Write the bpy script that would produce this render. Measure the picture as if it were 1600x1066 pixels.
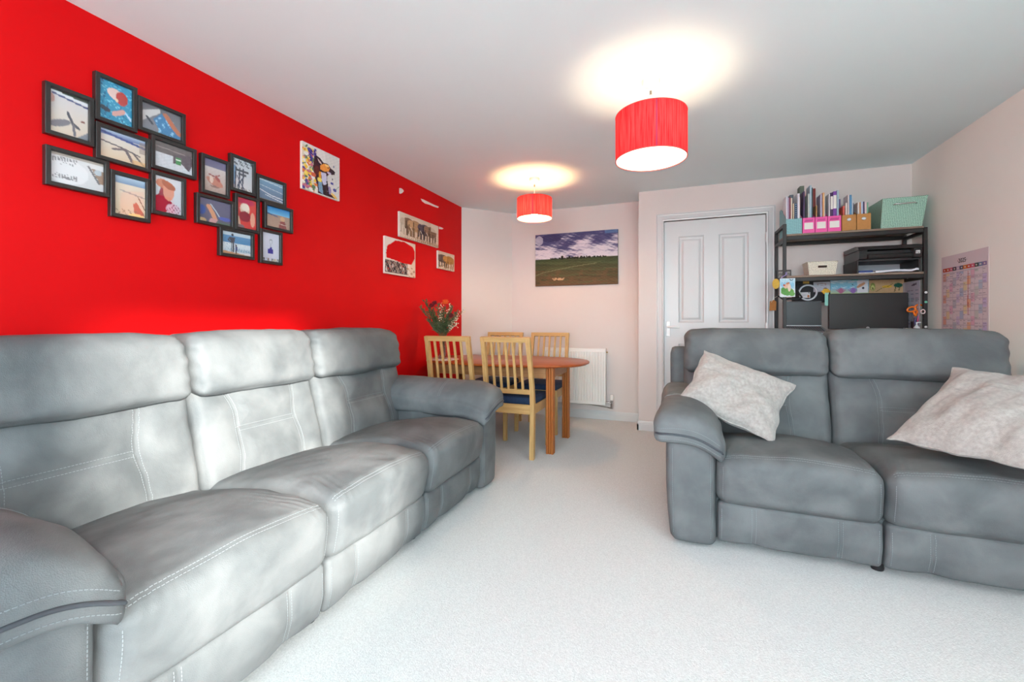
import bpy, bmesh, math, random
import numpy as np
from mathutils import Vector, Matrix
from mathutils.bvhtree import BVHTree

for o in list(bpy.data.objects):
    bpy.data.objects.remove(o)
random.seed(7)
SC = bpy.context.scene
COL = SC.collection

# ------------------------------------------------------------------ camera
F_PX, HY, CAM_H = 675.0, 502.0, 1.075
YAW = math.atan((1061 - 800) / F_PX)
cam_d = bpy.data.cameras.new('camera')
cam_d.sensor_width = 36.0
cam_d.lens = 36.0 * F_PX / 1600.0
cam_d.shift_y = -(533 - HY) / 1600.0
cam_d.clip_start = 0.02
cam = bpy.data.objects.new('camera', cam_d)
COL.objects.link(cam)
cam.location = (0, 0, CAM_H)
cam.rotation_euler = (math.pi / 2, 0, YAW)
SC.camera = cam

# ------------------------------------------------------------------ light
SC.view_settings.view_transform = 'Standard'
SC.view_settings.look = 'None'
SC.view_settings.gamma = 1.0
SC.view_settings.use_curve_mapping = False
SC.view_settings.exposure = 0.0

SKY = 14.8
w = bpy.data.worlds.new('sky')
SC.world = w
w.use_nodes = True
bgn = w.node_tree.nodes['Background']
bgn.inputs['Color'].default_value = (0.74, 0.91, 1.0, 1)
bgn.inputs['Strength'].default_value = SKY

# window behind the camera (front wall) and a second one in the right wall, just out of the picture
WIN_X0, WIN_X1, WIN_Z0, WIN_Z1, FRONT_Y = -1.7, 1.5, 0.55, 2.25, -2.0
SW_Y0, SW_Y1, SW_Z0, SW_Z1 = -0.80, 0.36, 0.96, 2.325
ROOM_XR = 1.76
SUN_AZ, SUN_EL, SUN_E = 66.0, 16.2, 16.0
sun_d = bpy.data.lights.new('sun', 'SUN')
sun_d.energy = SUN_E
sun_d.angle = math.radians(5)
sun_d.color = (1.0, 0.97, 0.90)
sun = bpy.data.objects.new('sun', sun_d)
COL.objects.link(sun)
_az, _el = math.radians(SUN_AZ), math.radians(SUN_EL)
sdir = Vector((-math.sin(_az) * math.cos(_el), math.cos(_az) * math.cos(_el), -math.sin(_el)))
sun.rotation_euler = sdir.to_track_quat('-Z', 'Y').to_euler()
sun.location = (6, 0, 4)
for _loc, _sx, _sz, _rot in (((0.0, FRONT_Y - 0.13, (WIN_Z0 + WIN_Z1) / 2), WIN_X1 - WIN_X0, WIN_Z1 - WIN_Z0, (math.pi / 2, 0, 0)),
                             ((ROOM_XR + 0.13, (SW_Y0 + SW_Y1) / 2, (SW_Z0 + SW_Z1) / 2), SW_Y1 - SW_Y0, SW_Z1 - SW_Z0, (math.pi / 2, 0, math.pi / 2))):
    pd = bpy.data.lights.new('window_portal', 'AREA')      # guides sky sampling through the window openings
    pd.shape = 'RECTANGLE'
    pd.size, pd.size_y = _sx, _sz
    pd.cycles.is_portal = True
    po = bpy.data.objects.new('window_portal', pd)
    COL.objects.link(po)
    po.location = _loc
    po.rotation_euler = _rot

BULB_1, BULB_2 = 120.0, 340.0

# ------------------------------------------------------------------ pixel -> place helpers
FW = (-math.sin(YAW), math.cos(YAW)); RT = (math.cos(YAW), math.sin(YAW))
def ray(u, v):
    a = (u - 800) / F_PX
    return (FW[0] + a * RT[0], FW[1] + a * RT[1], (HY - v) / F_PX)
def at_y(u, v, y):
    r = ray(u, v); t = y / r[1]
    return Vector((r[0] * t, y, CAM_H + r[2] * t))
def at_x(u, v, x):
    r = ray(u, v); t = x / r[0]
    return Vector((x, r[1] * t, CAM_H + r[2] * t))

# ------------------------------------------------------------------ materials
def lin(c):
    return tuple(((x / 255) / 12.92 if x / 255 <= 0.04045 else ((x / 255 + 0.055) / 1.055) ** 2.4) for x in c[:3])
MATS = {}
def mat(name, rgb, rough=0.5, metal=0.0, var=0.0, vscale=8.0, bump=0.0, bscale=200.0, spec=0.5, rgb2=None, stretch=None, emit=None, trans=0.0, sheen=0.0, detail=4.0, bdist=0.002):
    """principled material; rgb in sRGB 0-255; var = procedural colour variation"""
    if name in MATS:
        return MATS[name]
    m = bpy.data.materials.new(name); m.use_nodes = True
    nt = m.node_tree; N = nt.nodes; L = nt.links
    b = N['Principled BSDF']
    c = lin(rgb)
    b.inputs['Base Color'].default_value = (*c, 1)
    b.inputs['Roughness'].default_value = rough
    b.inputs['Metallic'].default_value = metal
    b.inputs['Specular IOR Level'].default_value = spec
    if sheen:
        b.inputs['Sheen Weight'].default_value = sheen
        b.inputs['Sheen Roughness'].default_value = 0.5
    if trans:
        b.inputs['Transmission Weight'].default_value = trans
    if emit:
        b.inputs['Emission Color'].default_value = (*emit[0], 1)
        b.inputs['Emission Strength'].default_value = emit[1]
    tc = None
    if var or bump or rgb2:
        tc = N.new('ShaderNodeTexCoord')
        mp = N.new('ShaderNodeMapping')
        if stretch: mp.inputs['Scale'].default_value = stretch
        L.new(tc.outputs['Object'], mp.inputs['Vector'])
    if var or rgb2:
        n = N.new('ShaderNodeTexNoise'); n.inputs['Scale'].default_value = vscale
        n.inputs['Detail'].default_value = detail
        L.new(mp.outputs[0], n.inputs['Vector'])
        r = N.new('ShaderNodeValToRGB')
        r.color_ramp.elements[0].position = 0.32; r.color_ramp.elements[1].position = 0.68
        if rgb2:
            c2 = lin(rgb2)
            r.color_ramp.elements[0].color = (*c, 1); r.color_ramp.elements[1].color = (*c2, 1)
        else:
            r.color_ramp.elements[0].color = (*[max(0, x * (1 - var)) for x in c], 1)
            r.color_ramp.elements[1].color = (*[min(1, x * (1 + var)) for x in c], 1)
        L.new(n.outputs['Fac'], r.inputs['Fac'])
        L.new(r.outputs['Color'], b.inputs['Base Color'])
    if bump:
        n2 = N.new('ShaderNodeTexNoise'); n2.inputs['Scale'].default_value = bscale; n2.inputs['Detail'].default_value = 3
        L.new(mp.outputs[0], n2.inputs['Vector'])
        bp = N.new('ShaderNodeBump'); bp.inputs['Strength'].default_value = bump; bp.inputs['Distance'].default_value = bdist
        L.new(n2.outputs['Fac'], bp.inputs['Height'])
        L.new(bp.outputs[0], b.inputs['Normal'])
    MATS[name] = m
    return m

def wood(name, a, b, scale, rough=0.4, axis='x'):
    st = {'x': (1, 14, 14), 'y': (14, 1, 14), 'z': (14, 14, 1)}[axis]
    return mat(name, a, rough=rough, rgb2=b, vscale=scale, stretch=st, bump=0.12, bscale=scale * 3, detail=6)

def print_mat():
    if 'print' in MATS: return MATS['print']
    m = bpy.data.materials.new('printed_picture'); m.use_nodes = True
    N = m.node_tree.nodes; L = m.node_tree.links
    a = N.new('ShaderNodeVertexColor'); a.layer_name = 'print'
    L.new(a.outputs['Color'], N['Principled BSDF'].inputs['Base Color'])
    N['Principled BSDF'].inputs['Roughness'].default_value = 0.6
    N['Principled BSDF'].inputs['Specular IOR Level'].default_value = 0.15
    MATS['print'] = m
    return m

def holes_mat(name, rgb, dark, scale, thr):
    """moulded plastic with a fine perforation pattern (holes a few millimetres wide)"""
    if name in MATS: return MATS[name]
    m = bpy.data.materials.new(name); m.use_nodes = True
    N = m.node_tree.nodes; L = m.node_tree.links; b = N['Principled BSDF']
    tc = N.new('ShaderNodeTexCoord'); v = N.new('ShaderNodeTexVoronoi'); v.inputs['Scale'].default_value = scale
    v.voronoi_dimensions = '2D'; v.inputs['Randomness'].default_value = 0.2
    sp = N.new('ShaderNodeSeparateXYZ'); ad = N.new('ShaderNodeMath'); cb = N.new('ShaderNodeCombineXYZ')
    L.new(tc.outputs['Object'], sp.inputs[0]); L.new(sp.outputs[0], ad.inputs[0]); L.new(sp.outputs[1], ad.inputs[1])
    L.new(ad.outputs[0], cb.inputs[0]); L.new(sp.outputs[2], cb.inputs[1]); L.new(cb.outputs[0], v.inputs['Vector'])
    r = N.new('ShaderNodeValToRGB'); r.color_ramp.interpolation = 'EASE'
    r.color_ramp.elements[0].position = thr; r.color_ramp.elements[0].color = (*lin(dark), 1)
    r.color_ramp.elements[1].position = thr + 0.08; r.color_ramp.elements[1].color = (*lin(rgb), 1)
    L.new(v.outputs['Distance'], r.inputs['Fac']); L.new(r.outputs['Color'], b.inputs['Base Color'])
    b.inputs['Roughness'].default_value = 0.45
    MATS[name] = m
    return m

def glass_mat(name, tint=(1, 1, 1), gloss=0.12):
    if name in MATS: return MATS[name]
    m = bpy.data.materials.new(name); m.use_nodes = True
    nt = m.node_tree; N = nt.nodes; L = nt.links; N.clear()
    o = N.new('ShaderNodeOutputMaterial'); mx = N.new('ShaderNodeMixShader')
    t = N.new('ShaderNodeBsdfTransparent'); t.inputs['Color'].default_value = (*tint, 1)
    g = N.new('ShaderNodeBsdfGlossy'); g.inputs['Roughness'].default_value = 0.03
    mx.inputs['Fac'].default_value = gloss
    L.new(t.outputs[0], mx.inputs[1]); L.new(g.outputs[0], mx.inputs[2]); L.new(mx.outputs[0], o.inputs['Surface'])
    MATS[name] = m
    return m

# ------------------------------------------------------------------ mesh building
class MB:
    def __init__(self):
        self.v = []; self.f = []; self.m = []; self.mi = 0
    def add(self, vs, fs):
        k = len(self.v)
        self.v += [tuple(p) for p in vs]
        self.f += [tuple(i + k for i in f) for f in fs]
        self.m += [self.mi] * len(fs)
        return self
    def box(self, a, b, bev=0.0):
        x0, y0, z0 = [min(p, q) for p, q in zip(a, b)]; x1, y1, z1 = [max(p, q) for p, q in zip(a, b)]
        if bev <= 0:
            vs = [(x, y, z) for z in (z0, z1) for y in (y0, y1) for x in (x0, x1)]
            return self.add(vs, [(0, 2, 3, 1), (4, 5, 7, 6), (0, 1, 5, 4), (2, 6, 7, 3), (0, 4, 6, 2), (1, 3, 7, 5)])
        bev = min(bev, (x1 - x0) / 2.01, (y1 - y0) / 2.01, (z1 - z0) / 2.01)
        c = Vector(((x0 + x1) / 2, (y0 + y1) / 2, (z0 + z1) / 2)); h = Vector(((x1 - x0) / 2, (y1 - y0) / 2, (z1 - z0) / 2))
        ids = {}; vs = []
        for sx in (-1, 1):
            for sy in (-1, 1):
                for sz in (-1, 1):
                    for ax in range(3):
                        p = [sx * h.x, sy * h.y, sz * h.z]
                        for k in range(3):
                            if k != ax: p[k] -= bev * (sx, sy, sz)[k]
                        ids[(sx, sy, sz, ax)] = len(vs); vs.append(c + Vector(p))
        fs = []
        for ax in range(3):
            o1, o2 = (ax + 1) % 3, (ax + 2) % 3
            for s in (-1, 1):
                q = []
                for a1, a2 in ((-1, -1), (1, -1), (1, 1), (-1, 1)):
                    t = [0, 0, 0]; t[ax] = s; t[o1] = a1; t[o2] = a2
                    q.append(ids[(*t, ax)])
                fs.append(tuple(q) if s > 0 else tuple(reversed(q)))
            for a1 in (-1, 1):
                for a2 in (-1, 1):
                    q = []
                    for s, who in ((-1, o1), (1, o1), (1, o2), (-1, o2)):
                        t = [0, 0, 0]; t[ax] = s; t[o1] = a1; t[o2] = a2
                        q.append(ids[(*t, who)])
                    fs.append(tuple(q) if a1 * a2 < 0 else tuple(reversed(q)))
        for sx in (-1, 1):
            for sy in (-1, 1):
                for sz in (-1, 1):
                    q = [ids[(sx, sy, sz, k)] for k in range(3)]
                    fs.append(tuple(q) if sx * sy * sz > 0 else tuple(reversed(q)))
        return self.add(vs, fs)
    def bar(self, p, q, w, d, up=(0, 0, 1)):
        """rectangular bar from p to q; w across, d in the other direction"""
        p, q = Vector(p), Vector(q); t = (q - p).normalized(); u = Vector(up)
        a = t.cross(u)
        if a.length < 1e-4: a = t.cross(Vector((0, 1, 0)))
        a.normalize(); b = a.cross(t).normalized()
        vs = [c + a * (sx * w / 2) + b * (sy * d / 2) for c in (p, q) for sx, sy in ((-1, -1), (1, -1), (1, 1), (-1, 1))]
        return self.add(vs, [(0, 1, 2, 3), (7, 6, 5, 4), (0, 4, 5, 1), (1, 5, 6, 2), (2, 6, 7, 3), (3, 7, 4, 0)])
    def tube(self, pts, r, n=8, closed=False):
        pts = [Vector(p) for p in pts]; rs = r if isinstance(r, (list, tuple)) else [r] * len(pts)
        rings = []; prev = None
        for i, p in enumerate(pts):
            if closed: t = pts[(i + 1) % len(pts)] - pts[i - 1]
            else: t = pts[min(i + 1, len(pts) - 1)] - pts[max(i - 1, 0)]
            t.normalize()
            if prev is None:
                a = t.orthogonal().normalized()
            else:
                a = prev - t * prev.dot(t)
                a = a.normalized() if a.length > 1e-6 else t.orthogonal().normalized()
            prev = a; b = t.cross(a)
            rings.append([p + (a * math.cos(k * 2 * math.pi / n) + b * math.sin(k * 2 * math.pi / n)) * rs[i] for k in range(n)])
        vs = [x for R in rings for x in R]; fs = []
        m = len(pts)
        for i in range(m if closed else m - 1):
            j = (i + 1) % m
            for k in range(n):
                fs.append((i * n + k, i * n + (k + 1) % n, j * n + (k + 1) % n, j * n + k))
        if not closed:
            fs.append(tuple(reversed(range(n)))); fs.append(tuple((m - 1) * n + k for k in range(n)))
        return self.add(vs, fs)
    def lathe(self, c, prof, n=32, cap=True):
        c = Vector(c); vs = []; fs = []
        for r, z in prof:
            for k in range(n):
                a = 2 * math.pi * k / n
                vs.append(c + Vector((r * math.cos(a), r * math.sin(a), z)))
        for i in range(len(prof) - 1):
            for k in range(n):
                fs.append((i * n + k, i * n + (k + 1) % n, (i + 1) * n + (k + 1) % n, (i + 1) * n + k))
        if cap:
            fs.append(tuple(reversed(range(n)))); fs.append(tuple((len(prof) - 1) * n + k for k in range(n)))
        return self.add(vs, fs)
    def prism(self, poly, a, b, axis='z'):
        """extrude a 2D polygon between a and b along axis"""
        def P(p, t):
            return {'z': (p[0], p[1], t), 'y': (p[0], t, p[1]), 'x': (t, p[0], p[1])}[axis]
        n = len(poly)
        vs = [P(p, a) for p in poly] + [P(p, b) for p in poly]
        fs = [tuple(range(n)), tuple(reversed(range(n, 2 * n)))] + [(i, i + n, (i + 1) % n + n, (i + 1) % n) for i in range(n)]
        return self.add(vs, fs)
    def blob(self, c, r, n=8, m=6, sc=(1, 1, 1)):
        prof = [(max(1e-4, r * math.sin(math.pi * i / m)), -r * math.cos(math.pi * i / m)) for i in range(m + 1)]
        k = len(self.v); self.lathe((0, 0, 0), prof, n, cap=False)
        for i in range(k, len(self.v)):
            x, y, z = self.v[i]; self.v[i] = (c[0] + x * sc[0], c[1] + y * sc[1], c[2] + z * sc[2])
        return self

OFF = {}
def link(name, me, parent, off):
    o = bpy.data.objects.new(name, me); COL.objects.link(o)
    if parent is not None: o.parent = parent
    OFF[o.name] = off
    return o
def part(name, mb, mats, parent=None, smooth=False, local=False, recalc=True):
    """one mesh object; coordinates in world space unless local (then in the root's own frame)"""
    if not isinstance(mats, (list, tuple)): mats = [mats]
    off = Vector((0, 0, 0))
    if parent is not None and not local: off = OFF[parent.name]
    if parent is None:
        xs = [p[0] for p in mb.v]; ys = [p[1] for p in mb.v]; zs = [p[2] for p in mb.v]
        off = Vector(((min(xs) + max(xs)) / 2, (min(ys) + max(ys)) / 2, min(zs)))
    me = bpy.data.meshes.new(name)
    me.from_pydata([(p[0] - off.x, p[1] - off.y, p[2] - off.z) for p in mb.v], [], mb.f)
    if recalc:
        bm = bmesh.new(); bm.from_mesh(me); bmesh.ops.recalc_face_normals(bm, faces=bm.faces); bm.to_mesh(me); bm.free()
    for m in mats: me.materials.append(m)
    if len(mats) > 1: me.polygons.foreach_set('material_index', mb.m)
    if smooth:
        me.polygons.foreach_set('use_smooth', [True] * len(me.polygons))
        if smooth != 'all':
            try: me.set_sharp_from_angle(angle=math.radians(smooth if smooth is not True else 40))
            except Exception: pass
    o = link(name, me, parent, off if parent is None or not local else Vector((0, 0, 0)))
    if parent is None: o.location = off
    return o
def root(name, loc, label, cat, group=None, rz=0.0):
    o = bpy.data.objects.new(name, None); COL.objects.link(o)
    o.location = loc; o.rotation_euler = (0, 0, rz); o.empty_display_size = 0.05
    OFF[o.name] = Vector(loc)
    return tag(o, label, cat, group)
def tag(o, label, cat, group=None):
    o['label'] = label; o['category'] = cat
    if group: o['group'] = group
    return o
def struct(o):
    o['kind'] = 'structure'; return o
def copy_tree(o, parent=None):
    c = o.copy(); COL.objects.link(c)
    if parent is not None: c.parent = parent
    OFF[c.name] = OFF[o.name]
    for ch in o.children: copy_tree(ch, c)
    return c
def lettering(name, s, size, M, m, parent, depth=0.0004):
    cu = bpy.data.curves.new('txt', 'FONT'); cu.body = s; cu.size = size; cu.extrude = depth
    cu.align_x = 'CENTER'; cu.align_y = 'CENTER'
    t = bpy.data.objects.new('txt', cu); COL.objects.link(t)
    dg = bpy.context.evaluated_depsgraph_get()
    me = bpy.data.meshes.new_from_object(t.evaluated_get(dg))
    bpy.data.objects.remove(t)
    off = OFF[parent.name]
    me.transform(Matrix.Translation(-off) @ M)
    me.materials.clear(); me.materials.append(m)
    return link(name, me, parent, off)

# ------------------------------------------------------------------ painted pictures (flat print on vertices)
class Pic:
    def __init__(s, nx, ny, base=(255, 255, 255)):
        s.nx, s.ny = nx, ny
        s.U, s.V = np.meshgrid(np.linspace(0, 1, nx + 1), np.linspace(0, 1, ny + 1))
        s.C = np.ones((ny + 1, nx + 1, 3)) * np.array(base, float)
        s.rng = np.random.RandomState(nx * 7 + ny)
    def put(s, m, c, a=1.0):
        s.C[m] = s.C[m] * (1 - a) + np.array(c, float) * a; return s
    def rect(s, u0, v0, u1, v1, c, a=1.0):
        return s.put((s.U >= u0) & (s.U <= u1) & (s.V >= v0) & (s.V <= v1), c, a)
    def ell(s, cu, cv, ru, rv, c, rot=0, a=1.0):
        x, y = s.U - cu, s.V - cv; k, l = math.cos(rot), math.sin(rot)
        return s.put(((x * k + y * l) / ru) ** 2 + ((-x * l + y * k) / rv) ** 2 <= 1, c, a)
    def poly(s, pts, c, a=1.0):
        ins = np.zeros(s.U.shape, bool); n = len(pts)
        for i in range(n):
            (x0, y0), (x1, y1) = pts[i], pts[(i + 1) % n]
            if abs(y1 - y0) < 1e-9: continue
            cr = ((y0 > s.V) != (y1 > s.V)) & (s.U < (x1 - x0) * (s.V - y0) / (y1 - y0) + x0)
            ins ^= cr
        return s.put(ins, c, a)
    def line(s, pts, wd, c, a=1.0):
        for (x0, y0), (x1, y1) in zip(pts[:-1], pts[1:]):
            dx, dy = x1 - x0, y1 - y0; L2 = dx * dx + dy * dy + 1e-9
            t = np.clip(((s.U - x0) * dx + (s.V - y0) * dy) / L2, 0, 1)
            s.put((s.U - x0 - t * dx) ** 2 + (s.V - y0 - t * dy) ** 2 <= wd * wd, c, a)
        return s
    def grad(s, v0, v1, c0, c1):
        t = np.clip((s.V - v0) / (v1 - v0), 0, 1)[..., None]
        m = (s.V >= v0) & (s.V <= v1)
        s.C[m] = (np.array(c0, float) * (1 - t) + np.array(c1, float) * t)[m]; return s
    def field(s, su, sv, seed=0):
        r = np.random.RandomState(seed + 11); f = np.zeros(s.U.shape)
        for k in range(9):
            a, b, p = r.uniform(-1, 1) * su * (1 + k * .45), r.uniform(-1, 1) * sv * (1 + k * .45), r.uniform(0, 6.28)
            f += np.sin(a * s.U * 6.28 + b * s.V * 6.28 + p) / (1 + k * .35)
        return f / 2.4
    def noise(s, amt, su=8, sv=8, mask=None, seed=0):
        f = s.field(su, sv, seed) * amt + s.rng.normal(0, amt * .35, s.U.shape)
        if mask is not None: f = f * mask
        s.C = s.C + f[..., None]; return s
    def cloud(s, c, thr, su, sv, mask, seed=0, a=1.0):
        return s.put((s.field(su, sv, seed) > thr) & mask, c, a)

def picture(name, pic, tl, eu, ev, parent, m=None):
    tl, eu, ev = Vector(tl), Vector(eu), Vector(ev)
    off = OFF[parent.name]
    nx, ny = pic.nx, pic.ny
    P = np.array(tl - off)[None, None] + pic.U[..., None] * np.array(eu) + pic.V[..., None] * np.array(ev)
    idx = np.arange((nx + 1) * (ny + 1)).reshape(ny + 1, nx + 1)
    Fc = np.stack([idx[:-1, :-1], idx[1:, :-1], idx[1:, 1:], idx[:-1, 1:]], -1).reshape(-1, 4)
    me = bpy.data.meshes.new(name)
    me.from_pydata(P.reshape(-1, 3).tolist(), [], Fc.tolist())
    c = np.clip(pic.C, 0, 255) / 255.0
    c = np.where(c <= 0.04045, c / 12.92, ((c + 0.055) / 1.055) ** 2.4)
    at = me.color_attributes.new('print', 'FLOAT_COLOR', 'POINT')
    rgba = np.concatenate([c.reshape(-1, 3), np.ones((c.shape[0] * c.shape[1], 1))], 1)
    at.data.foreach_set('color', rgba.ravel())
    me.materials.append(m or print_mat())
    return link(name, me, parent, off)


# ================================================================== THE ROOM
XL, XR = -2.271, ROOM_XR          # red wall, right wall
YB, YD = 4.772, 4.433           # far wall (dining end), wall with the door
XS = -0.372                     # step between the two
YC, XC = 4.306, -1.845          # the slanted corner beside the red wall
H = 2.35
M_RED = mat('red_paint', (206, 3, 9), rough=0.55, spec=.15, var=0.05, vscale=1.5, bump=0.03, bscale=120)
M_WALL = mat('blush_white_paint', (222, 212, 207), rough=0.75, var=0.02, vscale=1.3, bump=0.04, bscale=150)
M_WALLR = mat('warm_white_paint', (250, 247, 238), rough=0.75, var=0.02, vscale=1.3, bump=0.04, bscale=150)
M_CEIL = mat('ceiling_paint', (232, 246, 248), rough=0.85, var=0.015, vscale=1.0, bump=0.03, bscale=200)
M_GLOSSW = mat('white_gloss_wood', (212, 211, 210), rough=0.32, var=0.01, vscale=3)
M_CARPET = mat('carpet', (202, 203, 202), rough=0.95, rgb2=(220, 221, 220), vscale=170.0, bump=.8, bscale=230, spec=0.1, sheen=0.3, detail=3, bdist=.0035)

def wall(name, m, *boxes):
    b = MB()
    for a, c in boxes: b.box(a, c)
    return struct(part(name, b, m))
T = 0.12
wall('floor', M_CARPET, ((XL - T, FRONT_Y - T, -0.08), (XR + T, YB + T, 0.0)))
wall('ceiling', M_CEIL, ((XL - T, FRONT_Y - T, H), (XR + T, YB + T, H + 0.1)))
wall('wall_left', M_RED, ((XL - T, FRONT_Y - T, 0), (XL, YB + T, H)))
b = MB(); b.prism([(XL, YC), (XC, YB), (XL, YB)], 0, H, 'z')
struct(part('wall_corner', b, M_WALL))
wall('wall_back', M_WALL, ((XL, YB, 0), (XS + T, YB + T, H)))
b = MB(); DX0, DX1, DTOP = -0.136, 0.728, 2.035
b.box((XS, YD, 0), (DX0 - 0.012, YD + T, H)).box((DX1 + 0.012, YD, 0), (XR + T, YD + T, H)).box((DX0 - 0.012, YD, DTOP + 0.01), (DX1 + 0.012, YD + T, H))
b.box((XS, YD + T, 0), (XS + T, YB + T, H)).box((DX0 - 0.05, YD + T, 0), (DX1 + 0.05, YD + T + .02, H))
struct(part('wall_door_side', b, M_WALL))
wall('wall_right', M_WALLR, ((XR, FRONT_Y - T, 0), (XR + T, SW_Y0, H)), ((XR, SW_Y1, 0), (XR + T, YD, H)), ((XR, SW_Y0, 0), (XR + T, SW_Y1, SW_Z0)), ((XR, SW_Y0, SW_Z1), (XR + T, SW_Y1, H)))
wall('wall_front', M_WALLR, ((XL, FRONT_Y - T, 0), (WIN_X0, FRONT_Y, H)), ((WIN_X1, FRONT_Y - T, 0), (XR, FRONT_Y, H)),
     ((WIN_X0, FRONT_Y - T, WIN_Z1), (WIN_X1, FRONT_Y, H)), ((WIN_X0, FRONT_Y - T, 0), (WIN_X1, FRONT_Y, WIN_Z0)))
wall('ground', mat('patio', (176, 170, 160), rough=0.9, var=.1), ((-9, -12, -0.12), (12, FRONT_Y - T, -0.06)), ((XR + T, FRONT_Y - T, -0.12), (12, 8, -0.06)))

# window in the wall behind the camera: frame, mullions, panes
wy = FRONT_Y - 0.06
b = MB()
for x in (WIN_X0 + .03, 0.0, WIN_X1 - .03): b.box((x - .03, wy - .03, WIN_Z0), (x + .03, wy + .03, WIN_Z1), .006)
for z in (WIN_Z0 + .03, WIN_Z1 - .03): b.box((WIN_X0, wy - .029, z - .03), (WIN_X1, wy + .029, z + .03), .006)
win = struct(part('window_1', b, M_GLOSSW))
for x0, x1 in ((WIN_X0 + .06, -.03), (.03, WIN_X1 - .06)):
    part('pane', MB().box((x0, wy - .004, WIN_Z0 + .06), (x1, wy + .004, WIN_Z1 - .06)), glass_mat('pane_glass', gloss=0.04), win)
part('window_sill', MB().box((WIN_X0 - .05, FRONT_Y - .01, WIN_Z0 - .03), (WIN_X1 + .05, FRONT_Y + .05, WIN_Z0), .008), M_GLOSSW, win)

wx = XR + 0.06
b = MB()
for y in (SW_Y0 + .025, SW_Y1 - .025): b.box((wx - .03, y - .025, SW_Z0), (wx + .03, y + .025, SW_Z1), .006)
for z in (SW_Z0 + .025, SW_Z1 - .025): b.box((wx - .029, SW_Y0, z - .025), (wx + .029, SW_Y1, z + .025), .006)
win2 = struct(part('window_2', b, M_GLOSSW))
part('pane', MB().box((wx - .004, SW_Y0 + .05, SW_Z0 + .05), (wx + .004, SW_Y1 - .05, SW_Z1 - .05)), glass_mat('pane_glass', gloss=0.04), win2)
part('window_sill', MB().box((XR - .05, SW_Y0 - .05, SW_Z0 - .03), (XR + .01, SW_Y1 + .05, SW_Z0), .008), M_GLOSSW, win2)

# skirting boards: plain board with a moulded top edge
def skirting(name, p, q, nrm):
    p, q, nrm = Vector((*p, 0)), Vector((*q, 0)), Vector((*nrm, 0)).normalized()
    prof = [(0, 0.001), (.015, .001), (.015, .062), (.012, .070), (.012, .076), (.008, .084), (.006, .092), (0, .094)]
    vs = [e + nrm * d + Vector((0, 0, z)) for e in (p, q) for d, z in prof]; n = len(prof)
    fs = [(i, (i + 1) % n, (i + 1) % n + n, i + n) for i in range(n)] + [tuple(range(n)), tuple(range(2 * n - 1, n - 1, -1))]
    return struct(part(name, MB().add(vs, fs), M_GLOSSW))
skirting('baseboard_left', (XL, FRONT_Y), (XL, YC), (1, 0))
skirting('baseboard_corner', (XL, YC), (XC, YB), (0.74, -0.67))
skirting('baseboard_back', (XC, YB), (XS, YB), (0, -1))
skirting('baseboard_step', (XS, YB), (XS, YD - .015), (-1, 0))
skirting('baseboard_door_side', (XS - .015, YD), (DX0 - .075, YD), (0, -1))
skirting('baseboard_door_side', (DX1 + .075, YD), (XR, YD), (0, -1))
skirting('baseboard_right', (XR, YD), (XR, FRONT_Y), (-1, 0))

# door architrave: stepped moulding, mitred round three sides
def architrave():
    prof = [(0, 0), (0, .022), (.012, .024), (.018, .018), (.050, .014), (.060, .016), (.066, .010), (.072, .010), (.072, 0)]
    b = MB(); n = len(prof); rows = []
    for kind in range(4):
        row = []
        for wd, dp in prof:
            x = (DX0 - .012 + .012) - wd - .0 if kind in (0, 1) else DX1 + wd
            z = 0.0 if kind in (0, 3) else DTOP + .004 + wd
            row.append((x, YD - dp, z))
        rows.append(row)
    vs = [p for r in rows for p in r]
    fs = [(k * n + i, k * n + (i + 1) % n, (k + 1) * n + (i + 1) % n, (k + 1) * n + i) for k in range(3) for i in range(n)]
    fs += [tuple(range(n)), tuple(range(4 * n - 1, 3 * n - 1, -1))]
    return struct(part('trim_1', b.add(vs, fs), M_GLOSSW))
architrave()

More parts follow.
